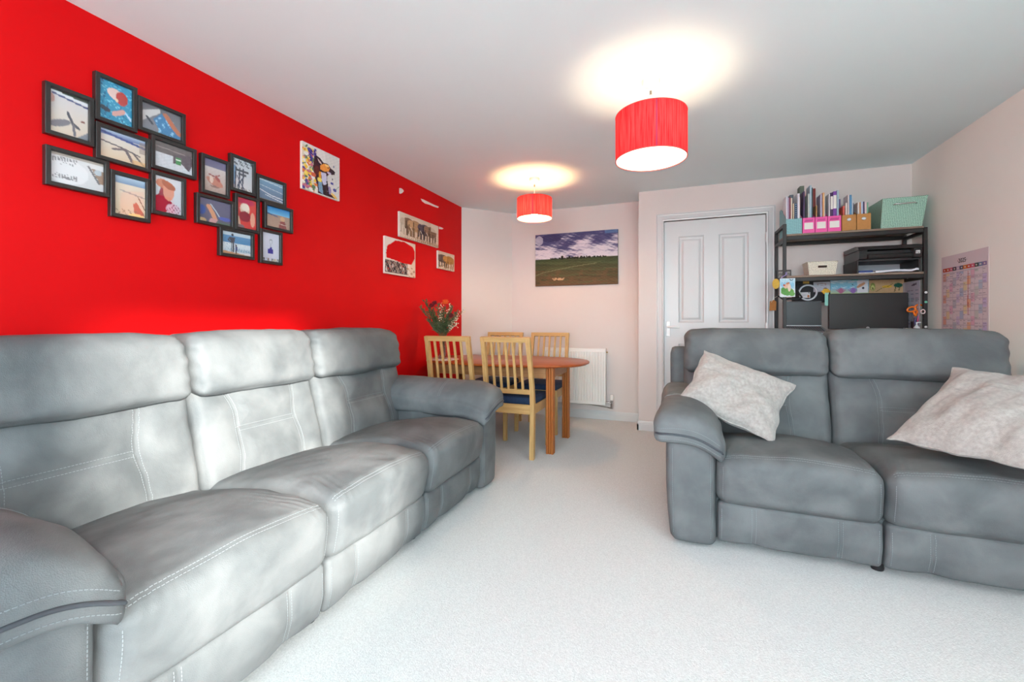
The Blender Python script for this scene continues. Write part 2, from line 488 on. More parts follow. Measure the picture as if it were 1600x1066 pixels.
# the door: four-panel moulded leaf, lever handle, hinges
def door():
    x0, x1, z0, z1 = DX0 + .003, DX1 - .003, .008, DTOP - .002
    yf = YD + 0.004
    panels = []
    wl = x1 - x0
    px0 = [at_y(1060, 400, yf).x, at_y(1123, 400, yf).x]; px1 = [at_y(1100, 400, yf).x, at_y(1170, 400, yf).x]
    for k in range(2):
        panels.append((px0[k], px1[k], 1.06, 1.885))
        panels.append((px0[k], px1[k], .18, .86))
    b = MB()
    # front face with holes: build as strips of boxes
    xs = [x0, px0[0], px1[0], px0[1], px1[1], x1]
    for i in (0, 2, 4): b.box((xs[i], yf, z0), (xs[i + 1], yf + .04, z1))
    for i in (1, 3):
        for a, c in ((z0, .18), (.86, 1.06), (1.885, z1)): b.box((xs[i], yf, a), (xs[i + 1], yf + .04, c))
    leaf = struct(part('door_1', b, M_GLOSSW))
    grain = mat('white_grained_panel', (211, 210, 209), rough=.38, bump=.5, bscale=14, stretch=(10, 10, 1))
    for a, c, d, e in panels:
        p = MB()
        rings = [(0, .0), (.012, .010), (.028, .012), (.044, .003), (.050, .002)]
        vs = []; fs = []
        for ins, dep in rings:
            vs += [(a + ins, yf + dep, d + ins), (c - ins, yf + dep, d + ins), (c - ins, yf + dep, e - ins), (a + ins, yf + dep, e - ins)]
        for k in range(len(rings) - 1):
            for i in range(4): fs.append((k * 4 + i, k * 4 + (i + 1) % 4, k * 4 + 4 + (i + 1) % 4, k * 4 + 4 + i))
        k = (len(rings) - 1) * 4; fs.append((k, k + 1, k + 2, k + 3))
        part('panel', p.add(vs, fs), grain, leaf)
    hz, hx = at_y(1043, 514, yf).z, at_y(1044, 514, yf).x
    mh = mat('white_lever', (240, 240, 238), rough=.25)
    hd = part('handle', MB().box((hx - .02, yf - .008, hz - .075), (hx + .02, yf + .001, hz + .075), .005), mh, leaf)
    part('lever', MB().tube([(hx, yf - .006, hz + .02), (hx, yf - .045, hz + .02), (hx + .015, yf - .052, hz + .02), (hx + .10, yf - .050, hz + .016)], [.010, .010, .010, .007], 10), mh, hd, smooth=True)
    steel = mat('steel', (200, 200, 198), rough=.3, metal=1)
    for v in (371, 512):
        z = at_y(1197, v, yf).z
        hg = part('hinge', MB().tube([(x1 + .002, yf - .006, z - .04), (x1 + .002, yf - .006, z + .04)], .006, 10), steel, leaf, smooth=True)
        for dz in (-.043, .043): part('pin_cap', MB().blob((x1 + .002, yf - .006, z + dz), .006), steel, hg, smooth=True)
door()

# ================================================================== RADIATOR on the far wall
def radiator():
    x0, x1, z0, z1 = -1.43, -0.733, .174, .78
    yf = YB - .105
    r = root('radiator', ((x0 + x1) / 2, YB - .05, 0.15), 'white ribbed panel radiator on the wall below the landscape canvas', 'radiator')
    mw = mat('radiator_enamel', (240, 238, 233), rough=.35)
    n = 22; pitch = (x1 - x0 - .03) / n
    pts = [(x0, yf)]
    for i in range(n):
        c = x0 + .015 + pitch * (i + .5)
        pts += [(c - pitch * .48, yf), (c - pitch * .30, yf - .009), (c + pitch * .30, yf - .009), (c + pitch * .48, yf)]
    pts += [(x1, yf), (x1, yf + .012), (x0, yf + .012)]
    part('panel', MB().prism(pts, z0 + .035, z1 - .04, 'z'), mw, r)
    for a_, c_ in ((z0, z0 + .036), (z1 - .041, z1)): part('edge_band', MB().box((x0, yf - .004, a_), (x1, yf + .014, c_), .004), mw, r)
    part('back_panel', MB().box((x0 + .01, yf + .05, z0), (x1 - .01, yf + .064, z1 - .01), .004), mw, r)
    for xa in (x0, x1 - .004): part('side_cover', MB().box((xa, yf + .012, z0 + .02), (xa + .004, yf + .06, z1)), mw, r)
    b = MB()
    for i in range(30): 
        x = x0 + .02 + (x1 - x0 - .04) * i / 29
        b.box((x - .002, yf + .014, z1 - .006), (x + .002, yf + .05, z1 - .001))
    part('top_grille', b, mw, r)['kind'] = 'stuff'
    for x in (x0 + .12, x1 - .12): part('bracket', MB().box((x - .015, yf + .064, z0 + .1), (x + .015, YB - .004, z1 - .1)), mw, r)
    ch = mat('chrome', (205, 205, 205), rough=.15, metal=1)
    vx = at_y(956, 630, YB - .05).x
    v = part('valve', MB().tube([(x1 - .006, YB - .055, z0 + .02), (vx + .01, YB - .055, z0 + .02)], .011, 12).tube([(vx, YB - .055, z0 - .04), (vx, YB - .055, z0 + .05)], .013, 12), ch, r, smooth=True)
    part('valve_cap', MB().lathe((vx, YB - .055, z0 + .05), [(.017, 0), (.019, .01), (.019, .05), (.015, .06), (.002, .062)], 14), mw, v, smooth=True)
    part('bleed_nipple', MB().tube([(x1, YB - .06, z1 - .04), (x1 + .018, YB - .06, z1 - .04)], .006, 8), mat('brass', (190, 160, 90), rough=.3, metal=1), r, smooth=True)
    part('pipe', MB().tube([(vx, YB - .055, z0 - .038), (vx - .05, YB - .05, z0 - .03), (vx - .25, YB - .045, z0 - .012), (x0 + .05, YB - .045, z0 - .004), (x0 + .05, YB - .02, z0 - .004), (x0 + .05, YB - .012, z0 - .004)], .006, 8), ch, r, smooth=True)
radiator()

# ================================================================== PENDANT LAMPS
def shade_mats():
    if 'shade_cloth' in MATS: return MATS['shade_cloth'], MATS['shade_lining']
    m = bpy.data.materials.new('shade_cloth'); m.use_nodes = True
    N = m.node_tree.nodes; L = m.node_tree.links; N.clear()
    o = N.new('ShaderNodeOutputMaterial'); tc = N.new('ShaderNodeTexCoord'); mp = N.new('ShaderNodeMapping')
    mp.inputs['Scale'].default_value = (1, 1, .04)
    n = N.new('ShaderNodeTexNoise'); n.inputs['Scale'].default_value = 160; n.inputs['Detail'].default_value = 4
    r = N.new('ShaderNodeValToRGB')
    r.color_ramp.elements[0].position = .30; r.color_ramp.elements[0].color = (.55, .012, .02, 1)
    r.color_ramp.elements[1].position = .62; r.color_ramp.elements[1].color = (.92, .07, .08, 1)
    L.new(tc.outputs['Object'], mp.inputs[0]); L.new(mp.outputs[0], n.inputs['Vector']); L.new(n.outputs['Fac'], r.inputs['Fac'])
    d = N.new('ShaderNodeBsdfDiffuse'); t = N.new('ShaderNodeBsdfTranslucent'); mx = N.new('ShaderNodeMixShader'); mx.inputs['Fac'].default_value = .45
    L.new(r.outputs[0], d.inputs['Color']); L.new(r.outputs[0], t.inputs['Color'])
    L.new(d.outputs[0], mx.inputs[1]); L.new(t.outputs[0], mx.inputs[2]); L.new(mx.outputs[0], o.inputs['Surface'])
    MATS['shade_cloth'] = m
    m2 = bpy.data.materials.new('shade_lining'); m2.use_nodes = True
    N = m2.node_tree.nodes; L = m2.node_tree.links; N.clear()
    o = N.new('ShaderNodeOutputMaterial'); d = N.new('ShaderNodeBsdfDiffuse'); d.inputs['Color'].default_value = (.88, .86, .82, 1)
    t = N.new('ShaderNodeBsdfTransparent'); mx = N.new('ShaderNodeMixShader'); mx.inputs['Fac'].default_value = .30
    L.new(d.outputs[0], mx.inputs[1]); L.new(t.outputs[0], mx.inputs[2]); L.new(mx.outputs[0], o.inputs['Surface'])
    MATS['shade_lining'] = m2
    return m, m2
def open_cyl(c, r, z0, z1, n=64):
    return MB().lathe((c[0], c[1], 0), [(r, z0), (r, z1)], n, cap=False)
def pendant(c, r, zt, zb, bulb_z, power, label, tint):
    mw = mat('lamp_white', (240, 236, 228), rough=.4)
    cloth, lining = shade_mats()
    R = root('pendant_lamp', (c[0], c[1], zb), label, 'lamp', 'ceiling pendant lamps')
    part('ceiling_rose', MB().lathe((c[0], c[1], 0), [(.046, H), (.046, H - .012), (.042, H - .024), (.020, H - .034), (.010, H - .044)], 32), mw, R, smooth=True)
    part('cord', MB().tube([(c[0], c[1], H - .04), (c[0], c[1], bulb_z + .10)], .0035, 8), mw, R, smooth=True)
    part('cord_grip', MB().tube([(c[0], c[1], H - .075), (c[0], c[1], H - .055)], .006, 10), mat('cord_grip', (120, 112, 100), rough=.5), R, smooth=True)
    part('lamp_holder', MB().lathe((c[0], c[1], 0), [(.019, bulb_z + .035), (.019, bulb_z + .08), (.012, bulb_z + .105)], 20), mw, R, smooth=True)
    sh = part('shade', open_cyl(c, r, zb, zt), cloth, R, smooth='all', recalc=False)
    part('lining', open_cyl(c, r - .003, zb + .002, zt - .002), lining, sh, smooth='all', recalc=False)
    trim = mat('shade_trim', (196, 60, 60), rough=.6)
    for z in (zt, zb):
        part('rim', MB().tube([(c[0] + (r - .0015) * math.cos(a), c[1] + (r - .0015) * math.sin(a), z) for a in [k * 2 * math.pi / 64 for k in range(64)]], .0028, 6, closed=True), trim, sh, smooth='all')
    a = math.radians(-78)
    part('seam', MB().box((c[0] + (r + .0006) * math.cos(a) - .004, c[1] + (r + .0006) * math.sin(a) - .0006, zb), (c[0] + (r + .0006) * math.cos(a) + .004, c[1] + (r + .0006) * math.sin(a) + .0006, zt)), mat('shade_seam', (165, 40, 80), rough=.7), sh)
    b = MB()
    b.tube([(c[0] + .022 * math.cos(t), c[1] + .022 * math.sin(t), bulb_z + .06) for t in [k * 2 * math.pi / 16 for k in range(16)]], .002, 6, closed=True)
    for k in range(3):
        t = k * 2 * math.pi / 3 + .4
        b.tube([(c[0] + .02 * math.cos(t), c[1] + .02 * math.sin(t), bulb_z + .06), (c[0] + (r - .003) * math.cos(t), c[1] + (r - .003) * math.sin(t), zt - .01)], .0018, 6)
    part('shade_ring', b, mw, sh)
    mb_ = mat('bulb_glow' + str(power), (255, 240, 215), emit=(tint, power))
    part('bulb', MB().lathe((c[0], c[1], bulb_z), [(.002, -.045), (.022, -.038), (.037, -.022), (.042, 0), (.036, .02), (.018, .04), (.013, .05)], 20), mb_, R, smooth=True)
pendant((-0.14, 2.40), .182, 2.165, 1.932, 2.055, BULB_1, 'large red drum pendant lamp hanging over the carpet between the sofas', (1.0, .80, .56))
pendant((-1.205, 3.672), .155, 2.168, 1.992, 2.05, BULB_2, 'smaller red drum pendant lamp hanging over the dining table', (1.0, .58, .27))

# ================================================================== SOFAS
def smst(a, b, x):
    t = np.clip((x - a) / (b - a), 0, 1); return t * t * (3 - 2 * t)
def wob(P, scale, seed, k=7):
    r = np.random.RandomState(seed); f = np.zeros(len(P))
    for i in range(k):
        d = r.normal(size=3); d /= np.linalg.norm(d)
        f += np.sin(P @ d * scale * (1 + .35 * i) + r.uniform(0, 6.28)) / (1 + .3 * i)
    return f / 2.2
def rbox(h, r, n):
    """rounded box as a closed quad grid; returns points, cube coordinates, faces"""
    h = np.array(h, float); nx, ny, nz = n
    pts = {}; Q = []; Fc = []
    def vid(i, j, k):
        key = (i, j, k)
        if key not in pts:
            pts[key] = len(Q); Q.append((2 * i / nx - 1, 2 * j / ny - 1, 2 * k / nz - 1))
        return pts[key]
    for k, flip in ((0, True), (nz, False)):
        for i in range(nx):
            for j in range(ny):
                q = [vid(i, j, k), vid(i + 1, j, k), vid(i + 1, j + 1, k), vid(i, j + 1, k)]
                Fc.append(q[::-1] if flip else q)
    for j, flip in ((0, False), (ny, True)):
        for i in range(nx):
            for k in range(nz):
                q = [vid(i, j, k), vid(i + 1, j, k), vid(i + 1, j, k + 1), vid(i, j, k + 1)]
                Fc.append(q[::-1] if flip else q)
    for i, flip in ((0, True), (nx, False)):
        for j in range(ny):
            for k in range(nz):
                q = [vid(i, j, k), vid(i, j + 1, k), vid(i, j + 1, k + 1), vid(i, j, k + 1)]
                Fc.append(q[::-1] if flip else q)
    Q = np.array(Q)
    return proj(Q, h, r), Q, Fc
def proj(Q, h, r):
    q = Q * h; inn = np.clip(q, -(h - r), h - r); d = q - inn
    L = np.linalg.norm(d, axis=1, keepdims=True)
    return inn + np.where(L > 1e-9, d / np.maximum(L, 1e-9), 0) * np.minimum(r, np.maximum(L, 1e-9) * 0 + r)

M_LEATHER = None
def leather():
    global M_LEATHER
    if M_LEATHER: return M_LEATHER
    m = bpy.data.materials.new('grey_suede_leather'); m.use_nodes = True
    N = m.node_tree.nodes; L = m.node_tree.links; b = N['Principled BSDF']
    geo = N.new('ShaderNodeNewGeometry')
    n1 = N.new('ShaderNodeTexNoise'); n1.inputs['Scale'].default_value = 5.0; n1.inputs['Detail'].default_value = 4; n1.inputs['Roughness'].default_value = .5; n1.inputs['Distortion'].default_value = .3
    L.new(geo.outputs['Position'], n1.inputs['Vector'])
    r = N.new('ShaderNodeValToRGB')
    e = r.color_ramp.elements
    e[0].position = .36; e[0].color = (*lin((87, 91, 93)), 1)
    e[1].position = .66; e[1].color = (*lin((112, 115, 116)), 1)
    L.new(n1.outputs['Fac'], r.inputs['Fac']); L.new(r.outputs[0], b.inputs['Base Color'])
    b.inputs['Roughness'].default_value = .62
    b.inputs['Specular IOR Level'].default_value = .35
    n2 = N.new('ShaderNodeTexVoronoi'); n2.inputs['Scale'].default_value = 420; n2.feature = 'F1'
    n3 = N.new('ShaderNodeTexNoise'); n3.inputs['Scale'].default_value = 45; n3.inputs['Detail'].default_value = 4
    L.new(geo.outputs['Position'], n2.inputs['Vector']); L.new(geo.outputs['Position'], n3.inputs['Vector'])
    add = N.new('ShaderNodeMath'); add.operation = 'MULTIPLY_ADD'; add.inputs[1].default_value = .35
    L.new(n2.outputs['Distance'], add.inputs[0]); L.new(n3.outputs['Fac'], add.inputs[2])
    bp = N.new('ShaderNodeBump'); bp.inputs['Strength'].default_value = .45; bp.inputs['Distance'].default_value = .003
    L.new(add.outputs[0], bp.inputs['Height']); L.new(bp.outputs[0], b.inputs['Normal'])
    M_LEATHER = m
    return m

class Cushion:
    """a soft body in sofa coordinates (x along, y front to back, z up)"""
    def __init__(s, c, h, r, n, fn, seams=(), wr=0.003, seed=1, gd=.009):
        s.c, s.h, s.r, s.fn = np.array(c, float), np.array(h, float), r, fn
        p, Q, s.F = rbox(h, r, n)
        P = fn(p + s.c, Q)
        P = P + 0
        s.P = P
        # broad softness, then grooves pressed in along the seams
        nrm = s.normals()
        s.P = s.P + nrm * (wob(P, 14, seed) * wr + wob(P, 34, seed + 5) * wr * .35)[:, None]
        if len(seams):
            d = np.full(len(P), 9.0)
            for poly in seams:
                for a, b in zip(poly[:-1], poly[1:]):
                    a, b = np.array(a), np.array(b); ab = b - a
                    t = np.clip(((s.P - a) @ ab) / (ab @ ab), 0, 1)
                    d = np.minimum(d, np.linalg.norm(s.P - a - t[:, None] * ab, axis=1))
            s.P = s.P - nrm * (.0035 * np.exp(-(d / .006) ** 2) + gd * np.exp(-(d / .045) ** 2))[:, None]
    def normals(s):
        F = np.array(s.F); P = s.P
        n = np.cross(P[F[:, 2]] - P[F[:, 0]], P[F[:, 3]] - P[F[:, 1]])
        out = np.zeros_like(P)
        for k in range(4): np.add.at(out, F[:, k], n)
        return out / np.maximum(np.linalg.norm(out, axis=1, keepdims=True), 1e-12)
    def surf(s, Q):
        Q = np.array(Q, float)
        return s.fn(proj(Q, s.h, s.r) + s.c, Q)
    def bvh(s):
        if not hasattr(s, '_b'): s._b = BVHTree.FromPolygons(s.P.tolist(), s.F)
        return s._b
    def snap(s, p, lift=.0008):
        q, n, i, d = s.bvh().find_nearest(Vector(p))
        return q + n * lift, n
    def build(s, name, parent):
        mb = MB(); mb.v = s.P.tolist(); mb.f = [tuple(f) for f in s.F]; mb.m = [0] * len(s.F)
        return part(name, mb, leather(), parent, smooth='all', local=True, recalc=False)

def resample(poly, step):
    poly = [Vector(p) for p in poly]; out = [poly[0]]; acc = 0
    for a, b in zip(poly[:-1], poly[1:]):
        L = (b - a).length
        t = step - acc
        while t <= L:
            out.append(a + (b - a) * (t / L)); t += step
        acc = (acc + L) % step if L else acc
    return out
def stitches(cush, polys, parent, gap=.0075, double=True):
    """two rows of little thread dashes either side of each seam"""
    mb = MB()
    for poly in polys:
        pts = resample(poly, .0095)
        for k in range(len(pts) - 1):
            t = pts[min(k + 3, len(pts) - 1)] - pts[max(k - 3, 0)]
            if t.length < 1e-4: continue
            t.normalize()
            n1 = cush.snap(pts[k])[1]
            sd = t.cross(n1)
            if sd.length < .2: continue
            sd.normalize()
            for sg in ((-1, 1) if double else (0,)):
                o = pts[k] + sd * gap * sg
                p = cush.snap(o, .0006)[0]; q = cush.snap(o + t * .0064, .0006)[0]
                if not 1e-4 < (q - p).length < .014: continue
                mb.bar(p, q, .0016, .0013, up=n1)
    if mb.f:
        st = part('stitching', mb, mat('seam_thread', (128, 134, 137), rough=.7), parent, local=True, recalc=False)
        st['kind'] = 'stuff'

def make_sofa(loc, rz, seats, label, name='recliner_sofa'):
    AW, SW = .22, .637
    Ltot = 2 * AW + seats * SW
    R = root(name, loc, label, 'sofa', rz=rz)
    lt = leather()
    def solid(nm, a, b, r, par=R, n=(16, 8, 10), fn=None, wr=.0015, seed=3):
        a, b = np.array(a), np.array(b); c = (a + b) / 2; h = (b - a) / 2
        cu = Cushion(c, h, r, n, fn or (lambda P, Q: P), wr=wr, seed=seed)
        return cu, cu.build(nm, par)
    # back shell and base box
    solid('back_shell', (.0, .86, .05), (Ltot, 1.02, .90), .03, n=(60, 6, 20))
    solid('base_frame', (AW - .02, .03, .035), (Ltot - AW + .02, .92, .23), .015, n=(40, 12, 6))
    blk = mat('black_plastic', (28, 28, 30), rough=.5)
    fx = [.08, Ltot - .08] + [AW + SW * k for k in range(1, seats)]
    for x in fx:
        for y in (.07, .93):
            part('foot', MB().lathe((x, y, 0), [(.022, 0.0), (.024, .012), (.018, .05)], 14), blk, R, smooth=True, local=True)
    # arms
    for side in (0, 1):
        sg = 1 if side == 0 else -1            # +1: inner side is +x
        x0 = 0 if side == 0 else Ltot - AW
        cx = x0 + AW / 2
        def armfn(P, Q, cx=cx, sg=sg):
            P = P.copy(); front = smst(0, -1, Q[:, 1]); low = smst(.3, -1, Q[:, 2])
            P[:, 1] -= .012 * (1 - Q[:, 0] ** 2) * front
            outer = np.clip(-Q[:, 0] * sg, 0, 1)
            P[:, 0] -= sg * outer * (.010 * (1 - ((Q[:, 2] - .45) / 1.1) ** 2))
            P[:, 0] += sg * outer * .006 * low
            return P
        ac = Cushion((cx, .45, .258), (AW / 2 - .003, .47, .246), .032, (16, 30, 26), armfn, wr=.002, seed=11 + side)
        arm = ac.build('arm', R)
        e = AW / 2 - .024
        stitches(ac, [[(cx + e * s_, -.03, z) for z in np.linspace(.46, .045, 40)] for s_ in (-1, 1)], arm, double=False)
        # padded arm top: domed across, drooping at the nose and towards the seat
        def padfn(P, Q, cx=cx, sg=sg):
            P = P.copy(); u = Q[:, 0] * sg                     # +1 = inner
            y = P[:, 1]
            dome = -.030 * Q[:, 0] ** 2 - .026 * u - .020 * np.clip(u, 0, 1) ** 2
            nose = -.085 * np.clip((.16 - y) / .27, 0, 1) ** 2
            rear = .012 * smst(.3, .75, y)
            P[:, 2] += dome + nose + rear
            P[:, 1] -= .016 * (1 - Q[:, 0] ** 2) * smst(0, -1, Q[:, 1])
            P[:, 0] -= sg * .022 * np.clip(-u, 0, 1) * smst(-.35, -1, Q[:, 1])
            top = smst(-.2, 1, Q[:, 2])
            P[:, 2] += .018 * top * (1 - Q[:, 0] ** 2)
            return P
        pc = Cushion((cx - sg * .005, .345, .595), (.147, .405, .062), .040, (44, 80, 16), padfn, wr=.004, seed=21 + side)
        pad = pc.build('arm_pad', R)
        line = pc.surf([(q, -1, -.08) for q in np.linspace(-.98, .98, 50)])
        pts = [pc.snap(p, .0005)[0] for p in line]
        part('piping', MB().tube(pts, .0052, 8), mat('dark_piping', (62, 66, 72), rough=.5), pad, smooth='all', local=True)
        up = pc.surf([(q, -1, .30) for q in np.linspace(-.9, .9, 50)]); dn = pc.surf([(q, -1, -.45) for q in np.linspace(-.9, .9, 50)])
        cr = pc.surf([(q, -.15, 1) for q in np.linspace(-.9, .95, 50)])
        stitches(pc, [[tuple(p) for p in l] for l in (up, dn)], pad, double=False)
        stitches(pc, [[tuple(p) for p in cr]], pad, double=True, gap=.006)
    # seats
    for k in range(seats):
        a = AW + k * SW; cx = a + SW / 2
        # front panel (foot rest)
        def panfn(P, Q):
            P = P.copy(); P[:, 1] -= .010 * (1 - Q[:, 0] ** 4) * (1 - .6 * Q[:, 2] ** 2) * smst(.5, -1, Q[:, 1])
            P[:, 1] += .018 * smst(.0, -1, Q[:, 2]); return P
        sx = .165
        pn = Cushion((cx, .018, .132), (SW / 2 - .004, .032, .098), .018, (110, 8, 24), panfn, (), wr=.002, seed=31 + k)
        pseams = [[tuple(p) for p in pn.surf([(s_ * sx / (SW / 2 - .004), -1, z) for z in np.linspace(-.86, .86, 20)])] for s_ in (-1, 1)]
        pn = Cushion((cx, .018, .132), (SW / 2 - .004, .032, .098), .018, (110, 8, 24), panfn, pseams, wr=.0008, seed=31 + k)
        po_ = pn.build('front_panel', R)
        stitches(pn, pseams, po_, gap=.006)
        stitches(pn, [[(cx + s_ * (SW / 2 - .02), -.022, z) for z in np.linspace(.05, .21, 20)] for s_ in (-1, 1)], po_, double=False)
        # seat cushion
        def seatfn(P, Q, cx=cx):
            P = P.copy(); xs, ys, zs = Q.T
            top = smst(-.3, 1, zs); fr = smst(.2, -1, ys)
            yy = (P[:, 1] + .05) / .75
            P[:, 2] += top * (.034 * (1 - xs ** 2) * np.clip(1 - ((yy - .38) / .75) ** 2, 0, 1) - .055 * smst(.35, 1, yy) - .012 * smst(.25, 0, yy))
            P[:, 1] -= fr * (.022 * (1 - xs ** 2) * (1 - .5 * zs ** 2))
            P[:, 1] += smst(.4, -1, zs) * fr * .022
            wrk = np.exp(-((np.abs(xs) - .82) / .22) ** 2) * np.exp(-((yy - .12) / .22) ** 2)
            P[:, 2] += top * .0016 * wrk * np.sin((P[:, 0] - cx) * 210 * np.sign(xs) + P[:, 1] * 60)
            return P
        sc = Cushion((cx, .315, .337), (SW / 2 - .002, .365, .120), .052, (100, 70, 34), seatfn, [], wr=.0035, seed=41 + k * 3)
        fseam = [tuple(p) for p in sc.surf([(q, -.93, 1.0) for q in np.linspace(-.95, .95, 90)])]
        fseam = [(p[0], p[1], p[2]) for p in fseam]
        sideL = [[tuple(p) for p in sc.surf([(s_ * .945, -1, z) for z in np.linspace(-.8, .75, 40)])] for s_ in (-1, 1)]
        sc = Cushion((cx, .315, .337), (SW / 2 - .002, .365, .120), .052, (100, 70, 34), seatfn, [fseam], wr=.0035, seed=41 + k * 3, gd=.001)
        so = sc.build('seat_cushion', R)
        stitches(sc, [fseam], so, gap=.006)
        stitches(sc, sideL, so, double=False)
        # back: lower cushion with H seams, head cushion above; end seats spread over the arms
        e0 = .135 if k == 0 else 0; e1 = .135 if k == seats - 1 else 0
        b0, b1 = a - e0, a + SW + e1; bc = (b0 + b1) / 2; bh = (b1 - b0) / 2
        jn = .15 + (.02 if (e0 or e1) else 0)
        def backfn(P, Q, bc=bc):
            P = P.copy(); xs, ys, zs = Q.T
            fr = smst(.3, -1, ys)
            P[:, 1] += (P[:, 2] - .36) * .27
            P[:, 1] -= fr * (1 - xs ** 4) * (.030 * np.exp(-((P[:, 2] - .50) / .11) ** 2) + .020 * np.exp(-((P[:, 2] - .69) / .07) ** 2))
            return P
        def zc(z): return .70 + (z - .36) * .27 - .10 - .028
        seams = []
        for s_ in (-1, 1):
            seams.append([(bc + s_ * (jn + .04 * ((z - .60) / .2) ** 2 if z > .6 else jn + .022 * ((.60 - z) / .22)), zc(z), z) for z in np.linspace(.76, .37, 44)])
        seams.append([(x, zc(.60), .60) for x in np.linspace(bc - jn, bc + jn, 30)])
        bk = Cushion((bc, .70, .585), (bh - .0015, .10, .235), .042, (110, 20, 72), backfn, [], wr=.004, seed=61 + k * 5)
        def hit(p, cu=bk):
            q = cu.bvh().ray_cast(Vector((p[0], -1.0, p[2])), Vector((0, 1, 0)))[0]
            return tuple(q) if q is not None else tuple(p)
        seams = [[hit(p) for p in poly] for poly in seams]
        bk = Cushion((bc, .70, .585), (bh - .0015, .10, .235), .042, (110, 20, 72), backfn, seams, wr=.004, seed=61 + k * 5)
        bo = bk.build('back_cushion', R)
        stitches(bk, seams, bo, gap=.0075)
        def headfn(P, Q):
            P = P.copy(); xs, ys, zs = Q.T
            fr = smst(.3, -1, ys)
            P[:, 1] += (P[:, 2] - .885) * .22
            P[:, 1] -= fr * .020 * (1 - xs ** 2) * (1 - zs ** 2)
            P[:, 2] += .010 * smst(0, 1, zs) * (1 - xs ** 4) - .006 * np.abs(xs) ** 6 * smst(0, 1, zs)
            ends = np.exp(-((np.abs(xs) - 1) / .10) ** 2)
            P[:, 1] -= fr * ends * .005 * np.sin(P[:, 2] * 95 + 3 * xs)
            return P
        hc = Cushion((bc, .795, .886), (bh - .0015, .12, .132), .052, (90, 22, 34), headfn, [], wr=.005, seed=81 + k * 7)
        hc.build('head_cushion', R)
    return R
SOFA_A = make_sofa((-1.17, .325, 0), math.pi / 2, 3, 'long grey suede three-seat recliner sofa along the red wall', 'three_seat_sofa')
SOFA_B = make_sofa((-.055, 2.25, 0), 0.0, 2, 'grey suede two-seat recliner sofa with its back to the desk and door', 'two_seat_sofa')

# throw cushions on the two-seat sofa
def throw_cushion(c, ex, ey, size, label, seed, h=.075):
    sx, sy = size
    """c centre, ex/ey in-plane axes; pillow with pinched corners and a zipped edge seam"""
    ex = Vector(ex).normalized(); ey = Vector(ey); ey = (ey - ex * ey.dot(ex)).normalized(); ez = ex.cross(ey)
    n = 56
    R = root('throw_cushion', c, label, 'cushion', 'throw cushions on the two-seat sofa')
    u = np.linspace(-1, 1, n + 1); U, V = np.meshgrid(u, u)
    ear = 1 - .085 * (1 - V ** 2) * np.abs(U) ** 3; ear2 = 1 - .085 * (1 - U ** 2) * np.abs(V) ** 3
    edge = np.random.RandomState(seed); e1, e2 = edge.uniform(0, 6, 2)
    X = (U * ear + .022 * np.sin(V * 5 + e1) * U ** 2 + .012 * np.sin(V * 11 + e2) * U ** 2) * sx / 2; Y = (V * ear2 + .022 * np.sin(U * 5 + e2) * V ** 2 + .012 * np.sin(U * 12 + e1) * V ** 2) * sy / 2
    prof = np.clip((1 - np.abs(U) ** 2.6) * (1 - np.abs(V) ** 2.6), 0, 1) ** .55
    flat = np.stack([U.ravel(), V.ravel(), U.ravel() * 0], 1)
    bumps = wob(flat, 4, seed).reshape(U.shape) * .22 + wob(flat, 9, seed + 3).reshape(U.shape) * .12 + wob(flat, 21, seed + 5).reshape(U.shape) * .04
    fold = -.16 * np.exp(-((V - .25 - .12 * U) / .05) ** 2) * smst(1.0, -.2, U.ravel()).reshape(U.shape)
    sag = .018 * np.sin(U * 2.2 + seed) * np.cos(V * 1.8)
    mb = MB(); ax = np.array([ex, ey, ez])
    vs = []
    for sgn in (1, -1):
        Z = sag + sgn * h * prof * (1 + bumps + (fold if sgn > 0 else 0))
        P = np.stack([X, Y, Z], -1).reshape(-1, 3) @ ax + np.array(c)
        vs.append(P)
    idx = np.arange((n + 1) ** 2).reshape(n + 1, n + 1)
    q = np.stack([idx[:-1, :-1], idx[:-1, 1:], idx[1:, 1:], idx[1:, :-1]], -1).reshape(-1, 4)
    m = mat('chenille', (158, 152, 147), rough=.95, rgb2=(178, 172, 167), vscale=70, bump=1.0, bscale=330, sheen=.3, spec=.15, detail=6)
    mb.add(vs[0], q.tolist()); k = len(mb.v); mb.add(vs[1], [f[::-1] for f in q.tolist()])
    cov = part('cover', mb, m, R, smooth='all', recalc=False)
    ring = [i for i in idx[0]] + [i for i in idx[1:, -1]] + [i for i in idx[-1, ::-1][1:]] + [i for i in idx[::-1, 0][1:-1]]
    part('edge_seam', MB().tube([vs[0][i] for i in ring], .004, 6, closed=True), m, cov, smooth='all')
#CUSHIONS
def corners(cs, seed, label, size, push=(0, 0, 0)):
    tl, lf, rt, bt = [Vector(p) for p in cs]
    c = (tl + lf + rt + bt) / 4 + Vector(push)
    ex = (rt - tl) + (bt - lf); ey = (tl - lf) + (rt - bt)
    throw_cushion(c, ex, ey, size, label, seed)
corners([at_y(1105, 552, 2.80), at_y(1055, 625, 2.52), at_y(1247, 612, 2.74), at_y(1195, 687, 2.46)], 3, 'pale beige chenille cushion leaning over the arm by the door', (.48, .42), (0, -.03, .012))
tl_, lf_, rb_ = at_y(1487, 573, 2.75), at_y(1389, 691, 2.42), at_y(1600, 731, 2.10)
ex_ = (rb_ - lf_).normalized() * .50
corners([tl_, lf_, tl_ + ex_ - Vector((0, 0, .05)), lf_ + ex_], 8, 'pale beige chenille cushion slumped on the seat beside the right wall', (.50, (tl_ - lf_).length))

